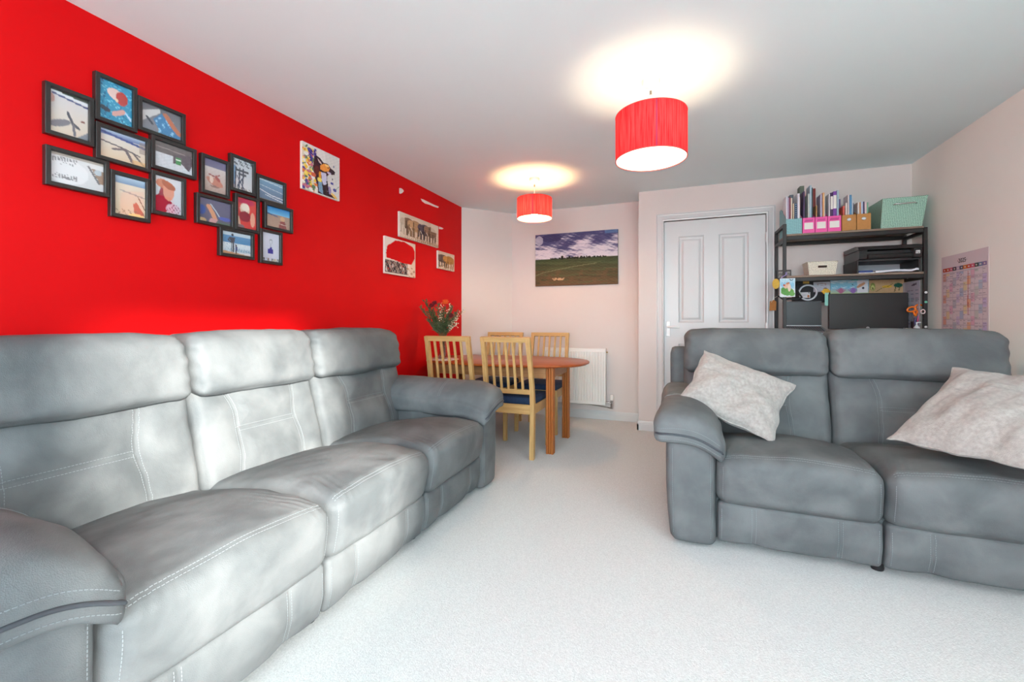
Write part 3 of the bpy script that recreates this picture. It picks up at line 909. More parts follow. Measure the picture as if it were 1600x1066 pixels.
# ================================================================== DINING TABLE
TX, TY, TZ = -1.47, 3.65, .728
def dining_table():
    R = root('dining_table', (TX, TY, 0), 'oval extending wooden dining table with reeded legs, set with slat-back chairs', 'table')
    top_m = wood('teak_top', (150, 70, 26), (166, 82, 34), 3.2, rough=.32, axis='x')
    leg_m = wood('teak_leg', (160, 88, 36), (180, 106, 48), 4, rough=.4, axis='z')
    rail_m = wood('teak_rail', (158, 108, 66), (182, 132, 84), 4, rough=.45, axis='x')
    hx, hy = .75, .455
    n = 96; b = MB(); vs = []; fs = []
    prof = [(-.030, -.024), (-.012, -.024), (-.003, -.019), (0, -.012), (-.003, -.005), (-.012, 0)]
    for ins, z in prof:
        for k in range(n):
            a = 2 * math.pi * k / n
            c, s = math.cos(a), math.sin(a); e = 2 / 2.6
            x = (abs(c) ** e) * math.copysign(1, c) * (hx + ins); y = (abs(s) ** e) * math.copysign(1, s) * (hy + ins)
            vs.append((TX + x, TY + y, TZ + z))
    for i in range(len(prof) - 1):
        for k in range(n): fs.append((i * n + k, i * n + (k + 1) % n, (i + 1) * n + (k + 1) % n, (i + 1) * n + k))
    fs += [tuple(reversed(range(n))), tuple((len(prof) - 1) * n + k for k in range(n))]
    top = part('table_top', b.add(vs, fs), top_m, R, smooth=30)
    x0, x1 = TX - .625, TX + .525; y0, y1 = TY - .29, TY + .29
    lw = .062
    # reeded leg cross-section
    sec = []
    g = .013; t = lw / 3
    for q in range(4):
        for k in range(3):
            a = -lw / 2 + k * t
            for p in ((a + .002, -lw / 2 + .003), (a + t * .3, -lw / 2), (a + t * .7, -lw / 2), (a + t - .002, -lw / 2 + .003)):
                x, y = p
                for _ in range(q): x, y = -y, x
                sec.append((x, y))
            if k < 2:
                x, y = a + t, -lw / 2 + g
                for _ in range(q): x, y = -y, x
                sec.append((x, y))
    for lx in (x0 + lw / 2, x1 - lw / 2):
        for ly in (y0 + lw / 2, y1 - lw / 2):
            part('leg', MB().prism([(lx + p[0], ly + p[1]) for p in sec], 0, TZ - .024, 'z'), leg_m, R)
    zb = TZ - .024
    for y in (y0 + .014, y1 - .036): part('apron_rail', MB().box((x0 + lw, y, zb - .095), (x1 - lw, y + .022, zb), .003), rail_m, R)
    for x in (x0 + .014, x1 - .036): part('apron_rail', MB().box((x, y0 + lw, zb - .095), (x + .022, y1 - lw, zb), .003), rail_m, R)
    part('leaf_joint', MB().box((TX - .0008, TY - hy + .016, TZ - .001), (TX + .0008, TY + hy - .016, TZ + .0003)), mat('joint_line', (110, 54, 24), rough=.6), top)
dining_table()

# ================================================================== DINING CHAIRS
def make_chair():
    R = root('dining_chair', (0, 0, 0), '', 'chair', 'slat-back dining chairs')
    oak = wood('light_oak', (190, 148, 90), (210, 170, 112), 5, rough=.45, axis='z')
    oakx = wood('light_oak_rail', (190, 148, 90), (210, 170, 112), 5, rough=.45, axis='x')
    pad = mat('navy_seat_cloth', (30, 52, 84), rough=.85, var=.15, vscale=40, bump=.4, bscale=600)
    W, D = .43, .46           # outer size; chair faces +y, its back is at y=0
    p = .034
    # rear posts: upright to the seat, then leaning back
    for s in (-1, 1):
        x = s * (W / 2 - p / 2)
        pr = [(.0, 0), (.012, .30), (.015, .43), (.006, .56), (-.03, .75), (-.075, .945)]
        vs = []; fs = []
        for y, z in pr:
            dd = .042 if z < .5 else .034
            xo = x - s * .010 * max(0, (z - .43) / .5)
            vs += [(xo - p / 2, y - dd / 2 + .02, z), (xo + p / 2, y - dd / 2 + .02, z), (xo + p / 2, y + dd / 2 + .02, z), (xo - p / 2, y + dd / 2 + .02, z)]
        for k in range(len(pr) - 1):
            for i in range(4): fs.append((k * 4 + i, k * 4 + (i + 1) % 4, k * 4 + 4 + (i + 1) % 4, k * 4 + 4 + i))
        fs += [(3, 2, 1, 0), tuple(len(vs) - 4 + i for i in range(4))]
        part('back_post', MB().add(vs, fs), oak, R, local=True)
    for s in (-1, 1):
        x = s * (W / 2 - p / 2)
        part('leg', MB().box((x - p / 2, D - p, 0), (x + p / 2, D, .42), .003), oak, R, local=True)
    part('seat_rail', MB().box((-W / 2 + p, D - .028, .345), (W / 2 - p, D - .006, .42), .003), oakx, R, local=True)
    part('seat_rail', MB().box((-W / 2 + p, .020, .345), (W / 2 - p, .042, .42), .003), oakx, R, local=True)
    for s in (-1, 1):
        x = s * (W / 2 - p / 2)
        part('side_rail', MB().box((x - .011, .05, .345), (x + .011, D - p + .002, .42), .003), oak, R, local=True)
    b = MB(); Pq, Qq, Fq = rbox((W / 2 - .010, D / 2 - .028, .030), .022, (24, 24, 6))
    Pq[:, 2] += .012 * (1 - Qq[:, 0] ** 2) * (1 - Qq[:, 1] ** 2) * (Qq[:, 2] > 0)
    Pq = Pq + np.array([0, D / 2 + .026, .440])
    b.v = Pq.tolist(); b.f = [tuple(f) for f in Fq]; b.m = [0] * len(Fq)
    part('seat_pad', b, pad, R, smooth='all', local=True, recalc=False)
    # top rail, lower back rail, five slats following the lean
    def yb(z): return .02 + np.interp(z, [.43, .56, .75, .945], [.015, .006, -.03, -.075])
    xi = W / 2 - p - .003
    part('top_rail', MB().bar((-xi - .03, yb(.932), .932), (xi + .03, yb(.932), .932), .030, .038, up=(0, -.22, 1)), oakx, R, local=True)
    part('lower_rail', MB().bar((-xi - .01, yb(.520), .520), (xi + .01, yb(.520), .520), .022, .036, up=(0, 0, 1)), oakx, R, local=True)
    for k in range(5):
        x = (k - 2) * .0600
        zs = [.535, .66, .78, .915]; vs = []; fs = []
        for z in zs:
            y = yb(z) - .0
            vs += [(x - .0095, y - .006, z), (x + .0095, y - .006, z), (x + .0095, y + .006, z), (x - .0095, y + .006, z)]
        for q in range(3):
            for i in range(4): fs.append((q * 4 + i, q * 4 + (i + 1) % 4, q * 4 + 4 + (i + 1) % 4, q * 4 + 4 + i))
        fs += [(3, 2, 1, 0), (12, 13, 14, 15)]
        part('slat', MB().add(vs, fs), oak, R, local=True)
    return R
ch0 = make_chair()
chairs = [((-1.262, 3.165), 0.0, 'oak slat-back chair with its back to the carpet, at the reeded table leg'),
          ((-1.775, 3.165), 0.02, 'oak slat-back chair half hidden behind the sofa arm, in front of the flowers'),
          ((-1.285, 4.40), math.pi, 'oak slat-back chair across the table, standing in front of the radiator'),
          ((-1.80, 4.40), math.pi, 'oak slat-back chair across the table, standing in the slanted corner')]
for i, (p, rz, lb) in enumerate(chairs):
    c = ch0 if i == 0 else copy_tree(ch0)
    c.location = (p[0], p[1], 0); c.rotation_euler = (0, 0, rz); c['label'] = lb

# ================================================================== VASE AND DRIED FLOWERS
VX, VY = -1.995, 3.42
b = MB().lathe((VX + .01, VY, TZ + .0005), [(.13, 0), (.135, .002), (.135, .004), (.13, .006)], 40)
tag(part('place_mat', b, mat('pale_mat', (214, 206, 200), rough=.5), smooth=30), 'thin round pale mat under the glass flower vase', 'mat')
VB = TZ + .007
vase = root('vase', (VX, VY, VB), 'slim clear glass vase of dried flowers on the dining table', 'vase')
gl = glass_mat('vase_glass', (.93, .95, .94), .16)
part('glass', MB().lathe((VX, VY, VB), [(.002, .0), (.040, .0), (.042, .006), (.034, .05), (.030, .11), (.034, .16), (.042, .195), (.039, .195), (.031, .16), (.027, .11), (.031, .05), (.037, .012), (.002, .012)], 28, cap=False), gl, vase, smooth='all')
part('base', MB().lathe((VX, VY, VB), [(.002, .0005), (.039, .0005), (.039, .009), (.002, .0095)], 28, cap=False), glass_mat('vase_base', (.80, .84, .84), .3), vase, smooth='all')

def stem_path(tip, k):
    tip = Vector(tip); f = Vector((VX + .016 * math.cos(k * 2.4), VY + .016 * math.sin(k * 2.4), VB + .02))
    m = Vector((VX + (tip.x - VX) * .12, VY + (tip.y - VY) * .12, VB + .195))
    m2 = m + (tip - m) * .5 + Vector((0, 0, .02))
    return [f, m, m2, tip]
def along(P, t):
    t = t * (len(P) - 1); i = min(int(t), len(P) - 2); return P[i].lerp(P[i + 1], t - i)
rs = random.Random(5)
G_ST = mat('dry_stem', (104, 98, 62), rough=.8); G_LF = mat('fern_green', (52, 70, 40), rough=.8, rgb2=(86, 100, 58), vscale=60)
G_LF2 = mat('sage_green', (74, 88, 58), rough=.8, rgb2=(104, 112, 76), vscale=60)
G_W = mat('cream_blossom', (226, 210, 178), rough=.9); G_R = mat('maroon_bloom', (108, 22, 34), rough=.9, var=.3, vscale=120); G_O = mat('orange_bloom', (222, 92, 22), rough=.8, var=.25, vscale=90)
def leaf(mb, p, d, L, wd):
    d = Vector(d).normalized(); s = d.cross(Vector((rs.uniform(-1, 1), rs.uniform(-1, 1), .6))).normalized(); n = s.cross(d)
    a = p; c = p + d * L; m1 = p + d * L * .45 + s * wd; m2 = p + d * L * .45 - s * wd; mm = p + d * L * .5 + n * wd * .3
    mb.add([a, m1, c, m2, mm], [(0, 1, 4), (1, 2, 4), (2, 3, 4), (3, 0, 4)])
sprigs = [  # pixel of the tip, depth, kind
    (664, 470, 3.40, 'fern'), (658, 480, 3.44, 'fern'), (672, 488, 3.36, 'fern'), (684, 476, 3.48, 'fern'), (694, 482, 3.40, 'fern'), (706, 480, 3.44, 'fern'), (700, 492, 3.34, 'fern'), (668, 500, 3.46, 'fern'), (680, 496, 3.40, 'fern'), (690, 490, 3.46, 'fern'), (676, 484, 3.44, 'fern'), (686, 506, 3.38, 'fern'), (698, 504, 3.42, 'fern'), (714, 488, 3.38, 'fern'),
    (689, 476, 3.38, 'white'), (704, 475, 3.42, 'white'), (724, 484, 3.40, 'white'), (716, 492, 3.45, 'white'), (714, 506, 3.38, 'white'), (709, 499, 3.44, 'white'),
    (675, 478, 3.36, 'maroon'), (679, 474, 3.42, 'maroon'), (704, 494, 3.36, 'maroon'), (696, 473, 3.38, 'orange')]
BQ = root('flower_bouquet', (VX, VY, VB), 'loose bunch of dried ferns, cream blossom and maroon and orange flowers in the vase', 'flowers')
names = {'fern': 'fern_sprig', 'white': 'blossom_sprig', 'maroon': 'thistle', 'orange': 'marigold'}
for k, (u, v, y, kind) in enumerate(sprigs):
    tip = at_y(u, v, y); P = stem_path(tip, k); nm = names[kind]
    st = part(nm, MB().tube(P, [.0022, .002, .0016, .001], 6), G_ST, BQ, smooth='all')
    mb = MB()
    if kind == 'fern':
        for q in range(96):
            t = .42 + .58 * q / 95; p = along(P, t); d = (along(P, min(1, t + .05)) - along(P, t - .05)).normalized()
            o = Vector((rs.uniform(-1, 1), rs.uniform(-1, 1), rs.uniform(-.4, .7))).normalized()
            leaf(mb, p, d * .9 + o * 1.0, .052 * (1.25 - .6 * t), .0046)
        o_ = part('leaves', mb, (G_LF, G_LF2)[k % 2], st, recalc=False); o_['kind'] = 'stuff'
    elif kind == 'white':
        for q in range(34):
            t = .62 + .38 * q / 33; p = along(P, t) + Vector((rs.gauss(0, .013), rs.gauss(0, .013), rs.gauss(0, .012)))
            mb.blob(p, rs.uniform(.0030, .0058), 6, 4)
        o_ = part('blossom', mb, G_W, st, recalc=False); o_['kind'] = 'stuff'
        mb = MB()
        for q in range(30):
            t = .5 + .5 * q / 29; p = along(P, t); o = Vector((rs.uniform(-1, 1), rs.uniform(-1, 1), rs.uniform(-.2, .8)))
            leaf(mb, p, o, .022, .003)
        o_ = part('leaves', mb, G_LF2, st, recalc=False); o_['kind'] = 'stuff'
    else:
        rr = .026 if kind == 'maroon' else .030
        mb.blob(tip, rr * .6, 10, 7, (1, 1, .8))
        for q in range(70):
            a = rs.uniform(0, 6.28); e = rs.uniform(-.5, 1.2)
            o = Vector((math.cos(a) * math.cos(e), math.sin(a) * math.cos(e), math.sin(e)))
            leaf(mb, tip + o * rr * .3, o, rr * .9, .0038)
        o_ = part('flower_head', mb, G_R if kind == 'maroon' else G_O, st, recalc=False); o_['kind'] = 'stuff'

# ================================================================== PICTURES ON THE RED WALL
EY, EZ = Vector((0, 1, 0)), Vector((0, 0, -1))
def P_sea(p, hor, top, bot):
    p.grad(0, hor, *top); p.grad(hor, 1, *bot); return p
def ph(kind):
    p = Pic(44, 44, (205, 203, 205))
    if kind == 'gull_shadow':
        p.grad(0, 1, (205, 203, 208), (214, 196, 176)); p.rect(0, 0, 1, .08, (70, 80, 70)); p.line([(0, .05), (1, .13)], .03, (215, 220, 225)); p.line([(.1, .1), (1, .2)], .02, (74, 84, 128))
        p.ell(.06, .22, .09, .1, (196, 150, 140)); p.ell(.26, .74, .28, .08, (122, 120, 128), -.3); p.line([(.47, .46), (.58, .66), (.74, .74)], .035, (78, 76, 86)); p.line([(.6, .7), (.64, .92)], .035, (110, 108, 116)); p.ell(.85, .56, .06, .03, (130, 76, 66)); p.poly([(.65, 1), (1, .76), (1, 1)], (128, 130, 140))
    elif kind == 'swimmer':
        p.grad(0, 1, (50, 150, 190), (40, 140, 176)); p.cloud((120, 200, 220), .55, 3, 8, p.V > 0, 2); p.cloud((28, 96, 136), .7, 4, 6, p.V > 0, 5)
        p.ell(.55, .30, .30, .14, (226, 196, 188), .2); p.ell(.68, .34, .18, .17, (186, 62, 60)); p.ell(.53, .42, .05, .04, (225, 200, 170)); p.ell(.2, .72, .16, .06, (50, 60, 74), .2); p.line([(.45, .78), (.72, .66)], .06, (214, 160, 150)); p.poly([(.78, .62), (.98, .78), (.95, .84), (.77, .68)], (190, 214, 236))
    elif kind == 'pool':
        p.grad(0, 1, (110, 110, 118), (136, 138, 146)); p.poly([(0, .35), (.45, .05), (.47, .2), (0, .75)], (206, 204, 204)); p.poly([(.3, .5), (.5, .2), (1, .8), (.9, 1), (.5, 1)], (64, 128, 176)); p.cloud((150, 200, 226), .5, 9, 3, (p.U > .35) & (p.V > .35) & (p.U < .85), 4); p.line([(.6, .2), (.8, .55), (.95, .75)], .07, (190, 118, 88)); p.line([(.15, .5), (.28, .7)], .03, (60, 62, 72))
    elif kind == 'driftwood':
        p.grad(0, .25, (196, 210, 224), (70, 88, 150)); p.grad(.2, 1, (214, 206, 200), (216, 190, 160)); p.line([(0, .1), (1, .3)], .04, (66, 80, 140)); p.line([(.05, .42), (.5, .5), (.85, .62)], .022, (96, 84, 88)); p.line([(.3, .62), (.55, .52), (.7, .9)], .035, (112, 100, 104)); p.line([(.7, .55), (.95, .92)], .025, (104, 94, 96)); p.rect(.7, .8, 1, 1, (222, 172, 116), .7); p.rect(.85, .1, 1, .5, (150, 130, 120), .6)
    elif kind == 'dog_snow':
        p.rect(0, 0, 1, .42, (110, 100, 100)); p.line([(0, .2), (1, .26)], .02, (150, 140, 138)); p.rect(0, .42, 1, 1, (204, 206, 212)); p.poly([(.5, .35), (.95, .2), (1, .55), (.9, .85), (.7, .62), (.5, .7)], (96, 84, 92)); p.rect(.55, .42, .7, .7, (70, 140, 84)); p.rect(.55, .5, .7, .53, (220, 235, 220)); p.noise(9, 8, 8)
    elif kind == 'horse':
        p.grad(0, 1, (214, 212, 214), (204, 202, 204)); p.rect(0, 0, 1, .1, (172, 160, 150)); p.ell(.3, .55, .4, .4, (222, 220, 222)); p.cloud((128, 126, 130), .55, 14, 3, (p.U > .05) & (p.U < .5) & (p.V > .12) & (p.V < .8), 3); p.poly([(.75, .25), (1, .3), (1, .7), (.92, .72)], (150, 124, 106)); p.line([(.7, .22), (.9, .72)], .02, (110, 108, 112)); p.ell(.88, .35, .07, .1, (176, 186, 196))
    elif kind == 'beach_child':
        p.grad(0, .2, (176, 200, 220), (116, 142, 176)); p.grad(.2, 1, (222, 204, 186), (214, 190, 160)); p.line([(.2, .36), (1, .46)], .015, (168, 156, 150)); p.line([(.75, .45), (1, .8)], .015, (120, 100, 84)); p.poly([(.6, .66), (.7, .6), (.95, .88), (.9, 1), (.65, .95)], (196, 112, 92)); p.cloud((140, 118, 96), .5, 9, 9, p.V > .82, 2); p.ell(.7, .95, .24, .05, (238, 206, 140))
    elif kind == 'mother_child':
        p.grad(0, 1, (206, 206, 214), (196, 200, 206)); p.poly([(0, .6), (.18, .5), (.25, .3), (.38, .34), (.42, .52), (.7, .72), (.5, .9), (.4, 1), (0, 1)], (150, 36, 58)); p.ell(.3, .2, .22, .12, (198, 120, 96)); p.ell(.52, .38, .2, .26, (216, 146, 124)); p.ell(.52, .22, .25, .10, (166, 84, 58), .3); p.ell(.68, .85, .26, .15, (206, 176, 190)); p.cloud((120, 50, 80), .45, 12, 12, ((p.U - .68) / .26) ** 2 + ((p.V - .85) / .15) ** 2 < 1, 4)
    elif kind == 'crab':
        p.grad(0, .25, (112, 108, 140), (118, 112, 140)); p.grad(.25, 1, (206, 196, 194), (176, 150, 140)); p.ell(.5, .66, .36, .12, (190, 126, 108), .2); p.ell(.36, .6, .08, .12, (222, 196, 182)); p.line([(.25, .46), (.5, .5), (.7, .42)], .02, (150, 80, 76)); p.line([(.55, .5), (.68, .58)], .05, (164, 84, 78)); p.ell(.5, .8, .2, .03, (140, 112, 104)); p.noise(5, 9, 9)
    elif kind == 'tower':
        p.grad(0, 1, (198, 206, 214), (206, 204, 206)); p.rect(0, .25, .2, .85, (128, 166, 200)); p.cloud((84, 88, 96), .2, 5, 8, p.V < .22, 1)
        for x in (.2, .38, .55): p.line([(x, .3), (x - .05, .98)], .03, (48, 58, 80))
        p.line([(.25, .55), (.6, .95)], .022, (52, 64, 88)); p.line([(.6, .5), (.25, .9)], .022, (52, 64, 88)); p.rect(.18, .32, .8, .40, (64, 68, 78)); p.rect(.3, .44, .7, .5, (72, 76, 86)); p.cloud((130, 120, 112), .3, 9, 6, p.V > .9, 2)
    elif kind == 'waves':
        p.grad(0, 1, (120, 160, 192), (96, 112, 136)); p.rect(0, 0, 1, .1, (150, 176, 196)); p.line([(0, .04), (.5, .10), (1, .16)], .02, (206, 216, 222)); p.line([(0, .3), (1, .46)], .015, (196, 206, 216)); p.line([(0, .5), (.5, .68), (1, .74)], .02, (222, 226, 230)); p.line([(.3, .72), (1, .88)], .018, (214, 218, 222)); p.rect(0, .93, 1, 1, (116, 110, 96))
    elif kind == 'rockpool':
        p.grad(0, 1, (104, 98, 124), (96, 92, 112)); p.ell(.1, .5, .12, .2, (60, 84, 150)); p.ell(.1, .92, .14, .1, (190, 160, 120)); p.line([(.3, .3), (.42, .55), (.5, .8)], .07, (206, 146, 112)); p.line([(.36, .2), (.55, .5), (.65, .72)], .015, (206, 220, 226)); p.ell(.8, .72, .2, .08, (82, 92, 170)); p.cloud((96, 130, 70), .1, 8, 8, (p.V > .82) & (p.U > .55), 3); p.poly([(.38, .78), (.6, .8), (.5, 1), (.3, .95)], (200, 150, 150))
    elif kind == 'red_baby':
        p.grad(0, 1, (214, 74, 66), (206, 60, 56)); p.ell(.5, .12, .4, .1, (190, 46, 86)); p.ell(.42, .36, .24, .2, (222, 190, 170)); p.ell(.44, .3, .2, .12, (228, 214, 200)); p.ell(.42, .6, .28, .17, (140, 28, 48)); p.rect(.32, .46, .58, .55, (132, 24, 44)); p.poly([(0, .6), (.14, .62), (.25, 1), (0, 1)], (216, 186, 160)); p.ell(.8, .66, .12, .24, (224, 160, 136)); p.ell(.2, .95, .2, .08, (130, 110, 116))
    elif kind == 'beach_boy':
        p.grad(0, .36, (30, 122, 190), (120, 184, 222)); p.grad(.36, 1, (168, 140, 126), (180, 150, 132)); p.poly([(0, .3), (.5, .42), (.5, .46), (0, .38)], (50, 90, 140)); p.ell(.68, .5, .1, .12, (206, 166, 130)); p.poly([(.52, .95), (.58, .62), (.78, .6), (.86, 1), (.5, 1)], (140, 66, 66)); p.line([(.55, .75), (.84, .78)], .015, (206, 190, 180)); p.noise(5, 9, 9, p.V > .4)
    elif kind == 'surf_watch':
        p.grad(0, .16, (196, 206, 214), (190, 204, 216)); p.grad(.16, .5, (92, 140, 182), (84, 130, 170)); p.grad(.5, .86, (214, 220, 224), (186, 198, 208)); p.cloud((130, 156, 180), .35, 8, 5, (p.V > .5) & (p.V < .85), 3); p.poly([(0, .84), (1, .96), (1, 1), (0, 1)], (190, 140, 106))
        p.ell(.37, .14, .04, .06, (40, 40, 50)); p.poly([(.28, .24), (.46, .24), (.42, .5), (.31, .5)], (62, 64, 76)); p.line([(.28, .26), (.23, .36), (.31, .46)], .02, (62, 64, 76)); p.rect(.32, .5, .355, .88, (46, 46, 56)); p.rect(.385, .5, .42, .88, (46, 46, 56)); p.ell(.49, .58, .03, .04, (70, 54, 50)); p.rect(.455, .62, .53, .8, (58, 74, 122)); p.rect(.46, .8, .52, .94, (84, 66, 60))
    elif kind == 'bell_jar':
        p.grad(0, 1, (206, 206, 220), (198, 198, 212)); p.ell(.52, .3, .09, .09, (150, 152, 160)); p.ell(.52, .31, .07, .06, (204, 204, 216)); p.rect(.5, .38, .54, .5, (168, 170, 182)); p.poly([(.5, .48), (.56, .48), (.66, .72), (.36, .68)], (58, 56, 150)); p.rect(.36, .56, .64, .72, (50, 48, 140)); p.cloud((70, 66, 62), .1, 7, 4, p.V > .88, 5); p.put((p.V > .88) & (p.field(5, 5, 9) > .3), (190, 176, 156))
    return p

M_FRAME = mat('black_frame', (40, 38, 37), rough=.35, var=.1, vscale=30)
M_FGLASS = glass_mat('picture_glass', gloss=.05)
FX = XL + .026
def collage(name, label, cells):
    ys = [at_x(*a, FX).y for a, b_, k in cells]; zs = [at_x(*b_, FX).z for a, b_, k in cells]
    R = root(name, (XL, (min(ys) + max(ys)) / 2, min(zs)), label, 'picture frame', 'black multi-photo frames on the red wall')
    bw = .0165
    for a, b_, kind in cells:
        A, B = at_x(*a, FX), at_x(*b_, FX)
        # the frames are all 15 x 20 cm; keep the measured centre
        cy, cz = (A.y + B.y) / 2, (A.z + B.z) / 2
        wd, ht = ((.149, .199) if (B.y - A.y) < .175 else (.199, .152))
        y0, y1, z0, z1 = cy - wd / 2, cy + wd / 2, cz - ht / 2, cz + ht / 2
        # mitred frame profile: outer edge, front lip, inner slope down to the photo
        prof = [(0, XL + .001), (0, FX - .0015), (.0015, FX), (bw - .002, FX), (bw, FX - .002), (bw, XL + .012), (bw - .004, XL + .012), (bw - .004, XL + .001)]
        vs = []; n = len(prof)
        for sy, sz in ((0, 0), (1, 0), (1, 1), (0, 1)):
            for d, x in prof:
                vs.append((x, y0 + d if sy == 0 else y1 - d, z0 + d if sz == 0 else z1 - d))
        fs = [(k * n + i, k * n + (i + 1) % n, ((k + 1) % 4) * n + (i + 1) % n, ((k + 1) % 4) * n + i) for k in range(4) for i in range(n)]
        fr = part('frame', MB().add(vs, fs), M_FRAME, R)
        picture('photo', ph(kind), (XL + .0125, y0 + bw - .003, z1 - bw + .003), EY * (wd - 2 * bw + .006), EZ * (ht - 2 * bw + .006), fr)
        part('glass', MB().box((XL + .0140, y0 + bw - .001, z0 + bw - .001), (XL + .0148, y1 - bw + .001, z1 - bw + .001)), M_FGLASS, fr)
collage('photo_collage', 'black eight-photo collage frame with a blue swimming-pool photo, above the long sofa', [
    ((71, 124), (148.2, 230.5), 'gull_shadow'), ((150, 110.5), (215, 207), 'swimmer'), ((216.5, 148), (291, 228), 'pool'), ((150, 188.5), (236.5, 270), 'driftwood'),
    ((237, 208), (308, 283), 'dog_snow'), ((71.5, 225), (172, 308.5), 'horse'), ((173.4, 263), (236, 349.5), 'beach_child'), ((237.5, 264), (291.6, 344), 'mother_child')])
collage('photo_collage', 'black eight-photo collage frame with a watchtower and waves photo, beside the dog canvas', [
    ((315.5, 237.7), (360, 312), 'crab'), ((361, 239), (400.5, 307), 'tower'), ((402, 270), (448, 325.8), 'waves'), ((307.7, 299.7), (367.7, 360), 'rockpool'),
    ((369, 299.7), (406, 367), 'red_baby'), ((414, 314.3), (458.7, 366), 'beach_boy'), ((344.4, 352), (397.9, 408), 'surf_watch'), ((407.6, 356.4), (442, 415), 'bell_jar')])

M_CANVAS = mat('canvas_edge', (226, 216, 206), rough=.85, var=.04, vscale=20)
def canvas_on_red(name, a, b_, pic, label, group=None, dep=.02, edge=None):
    A, B = at_x(*a, XL + dep), at_x(*b_, XL + dep)
    R = root(name, (XL, (A.y + B.y) / 2, B.z), label, 'canvas', group)
    part('stretcher', MB().box((XL + .0005, A.y, B.z), (XL + dep, B.y, A.z), .002), edge or M_CANVAS, R)
    picture('painting', pic, (XL + dep + .0006, A.y + .001, A.z - .001), EY * (B.y - A.y - .002), EZ * (A.z - B.z - .002), R)
# dog among flowers
p = Pic(80, 100, (222, 214, 210))
p.put(p.U > .6, (206, 198, 194), .6)
rr = np.random.RandomState(4)
p.put((p.U < .40 - .1 * p.V + .06 * p.field(3, 3, 5)) & (p.V > .06), (206, 190, 150), .6)
for k in range(150):
    cu, cv = rr.uniform(.02, .44) * rr.uniform(.5, 1), rr.uniform(.06, .98)
    c = [(236, 190, 70), (240, 214, 110), (88, 72, 140), (96, 124, 90), (220, 120, 60), (196, 110, 130), (230, 224, 216)][rr.randint(7)]
    p.ell(cu, cv, rr.uniform(.02, .055), rr.uniform(.015, .045), c, rr.uniform(0, 3))
for x, y0, y1 in ((.21, .1, .34), (.33, .06, .36)):
    for k in range(16): p.ell(x + rr.normal(0, .015), y0 + (y1 - y0) * k / 15, .028, .018, [(70, 56, 130), (96, 76, 160), (52, 44, 104)][k % 3])
p.poly([(.30, .24), (.34, .17), (.46, .20), (.54, .27), (.66, .25), (.74, .32), (.84, .35), (.86, .41), (.80, .46), (.70, .47), (.64, .55), (.66, .74), (.72, .90), (.90, .99), (.40, .99), (.38, .80), (.30, .64), (.27, .45)], (70, 40, 46))
p.poly([(.31, .23), (.36, .17), (.50, .27), (.55, .34), (.42, .36)], (44, 30, 44)); p.poly([(.38, .22), (.48, .28), (.50, .33), (.42, .30)], (206, 176, 170))
p.poly([(.46, .36), (.54, .29), (.66, .27), (.72, .33), (.68, .42), (.56, .46), (.46, .44)], (228, 146, 66)); p.ell(.64, .30, .06, .03, (240, 190, 116)); p.ell(.67, .34, .02, .018, (40, 28, 34)); p.ell(.79, .40, .07, .05, (58, 40, 48), .2); p.ell(.70, .45, .06, .025, (196, 180, 206)); p.ell(.85, .38, .02, .02, (28, 22, 28))
p.poly([(.48, .50), (.62, .48), (.64, .70), (.56, .80), (.50, .68)], (200, 194, 216)); p.poly([(.42, .50), (.48, .50), (.48, .64), (.42, .62)], (228, 150, 52)); p.ell(.36, .50, .07, .11, (104, 48, 44), .3); p.poly([(.40, .72), (.50, .72), (.54, .98), (.42, .94)], (124, 152, 176)); p.poly([(.52, .78), (.60, .74), (.62, .97), (.55, .95)], (54, 40, 42)); p.ell(.70, .84, .06, .09, (150, 132, 168)); p.ell(.84, .93, .10, .035, (230, 186, 104), .5); p.line([(.64, .66), (.68, .95)], .018, (40, 30, 36)); p.ell(.44, .68, .06, .05, (232, 206, 96)); p.ell(.28, .62, .06, .05, (204, 96, 70))
p.ell(.78, .66, .045, .03, (74, 78, 150)); p.ell(.86, .79, .05, .04, (70, 70, 150)); p.line([(.85, .8), (.98, .68)], .006, (110, 130, 100)); p.ell(.83, .26, .014, .024, (70, 90, 120)); p.ell(.79, .56, .012, .026, (60, 60, 60))
p.noise(7, 14, 14)
canvas_on_red('dog_canvas', (472, 219.5), (530.6, 314.7), p, 'square canvas of a dog among yellow and purple flowers on the red wall')
def beasts(nx, ny, n, seed, cols, tusk=True):
    p = Pic(nx, ny, (214, 196, 176)); p.noise(5, 3, 3); q = np.random.RandomState(seed)
    for k in range(n):
        cx = .1 + .8 * (k + .5) / n + q.uniform(-.03, .03); hb = q.uniform(.50, .66); c = cols[q.randint(len(cols))]; w = .62 / n
        p.ell(cx, .42 - (hb - .5) * .3, w, .24, c)
        for s in (-.7, -.2, .35, .8): p.line([(cx + s * w, .5), (cx + s * w * .95, .86)], .018 if n > 2 else .03, tuple(x * .8 for x in c))
        p.ell(cx - w * .8, .36, w * .45, .16, tuple(x * 1.1 for x in c)); p.line([(cx - w * 1.0, .4), (cx - w * 1.1, .78)], .012, tuple(x * .75 for x in c))
        if tusk: p.line([(cx - w * .8, .5), (cx - w * .6, .6)], .008, (226, 214, 196))
        p.line([(cx - w * .3, .25), (cx - w * .4, .6)], .01, tuple(x * .55 for x in c))
    p.put((p.V > .78) & (p.field(14, 6, seed) > .3), (150, 124, 98)); p.noise(8, 20, 16, None, 3)
    return p
GRP = 'wildlife canvases at the dining end of the red wall'
p = beasts(90, 60, 4, 3, [(132, 104, 84), (104, 86, 84), (84, 72, 82), (176, 142, 106)])
p.rect(.0, 0, .12, 1, (220, 206, 188), .7); p.rect(.78, 0, 1, .35, (222, 208, 190), .8)
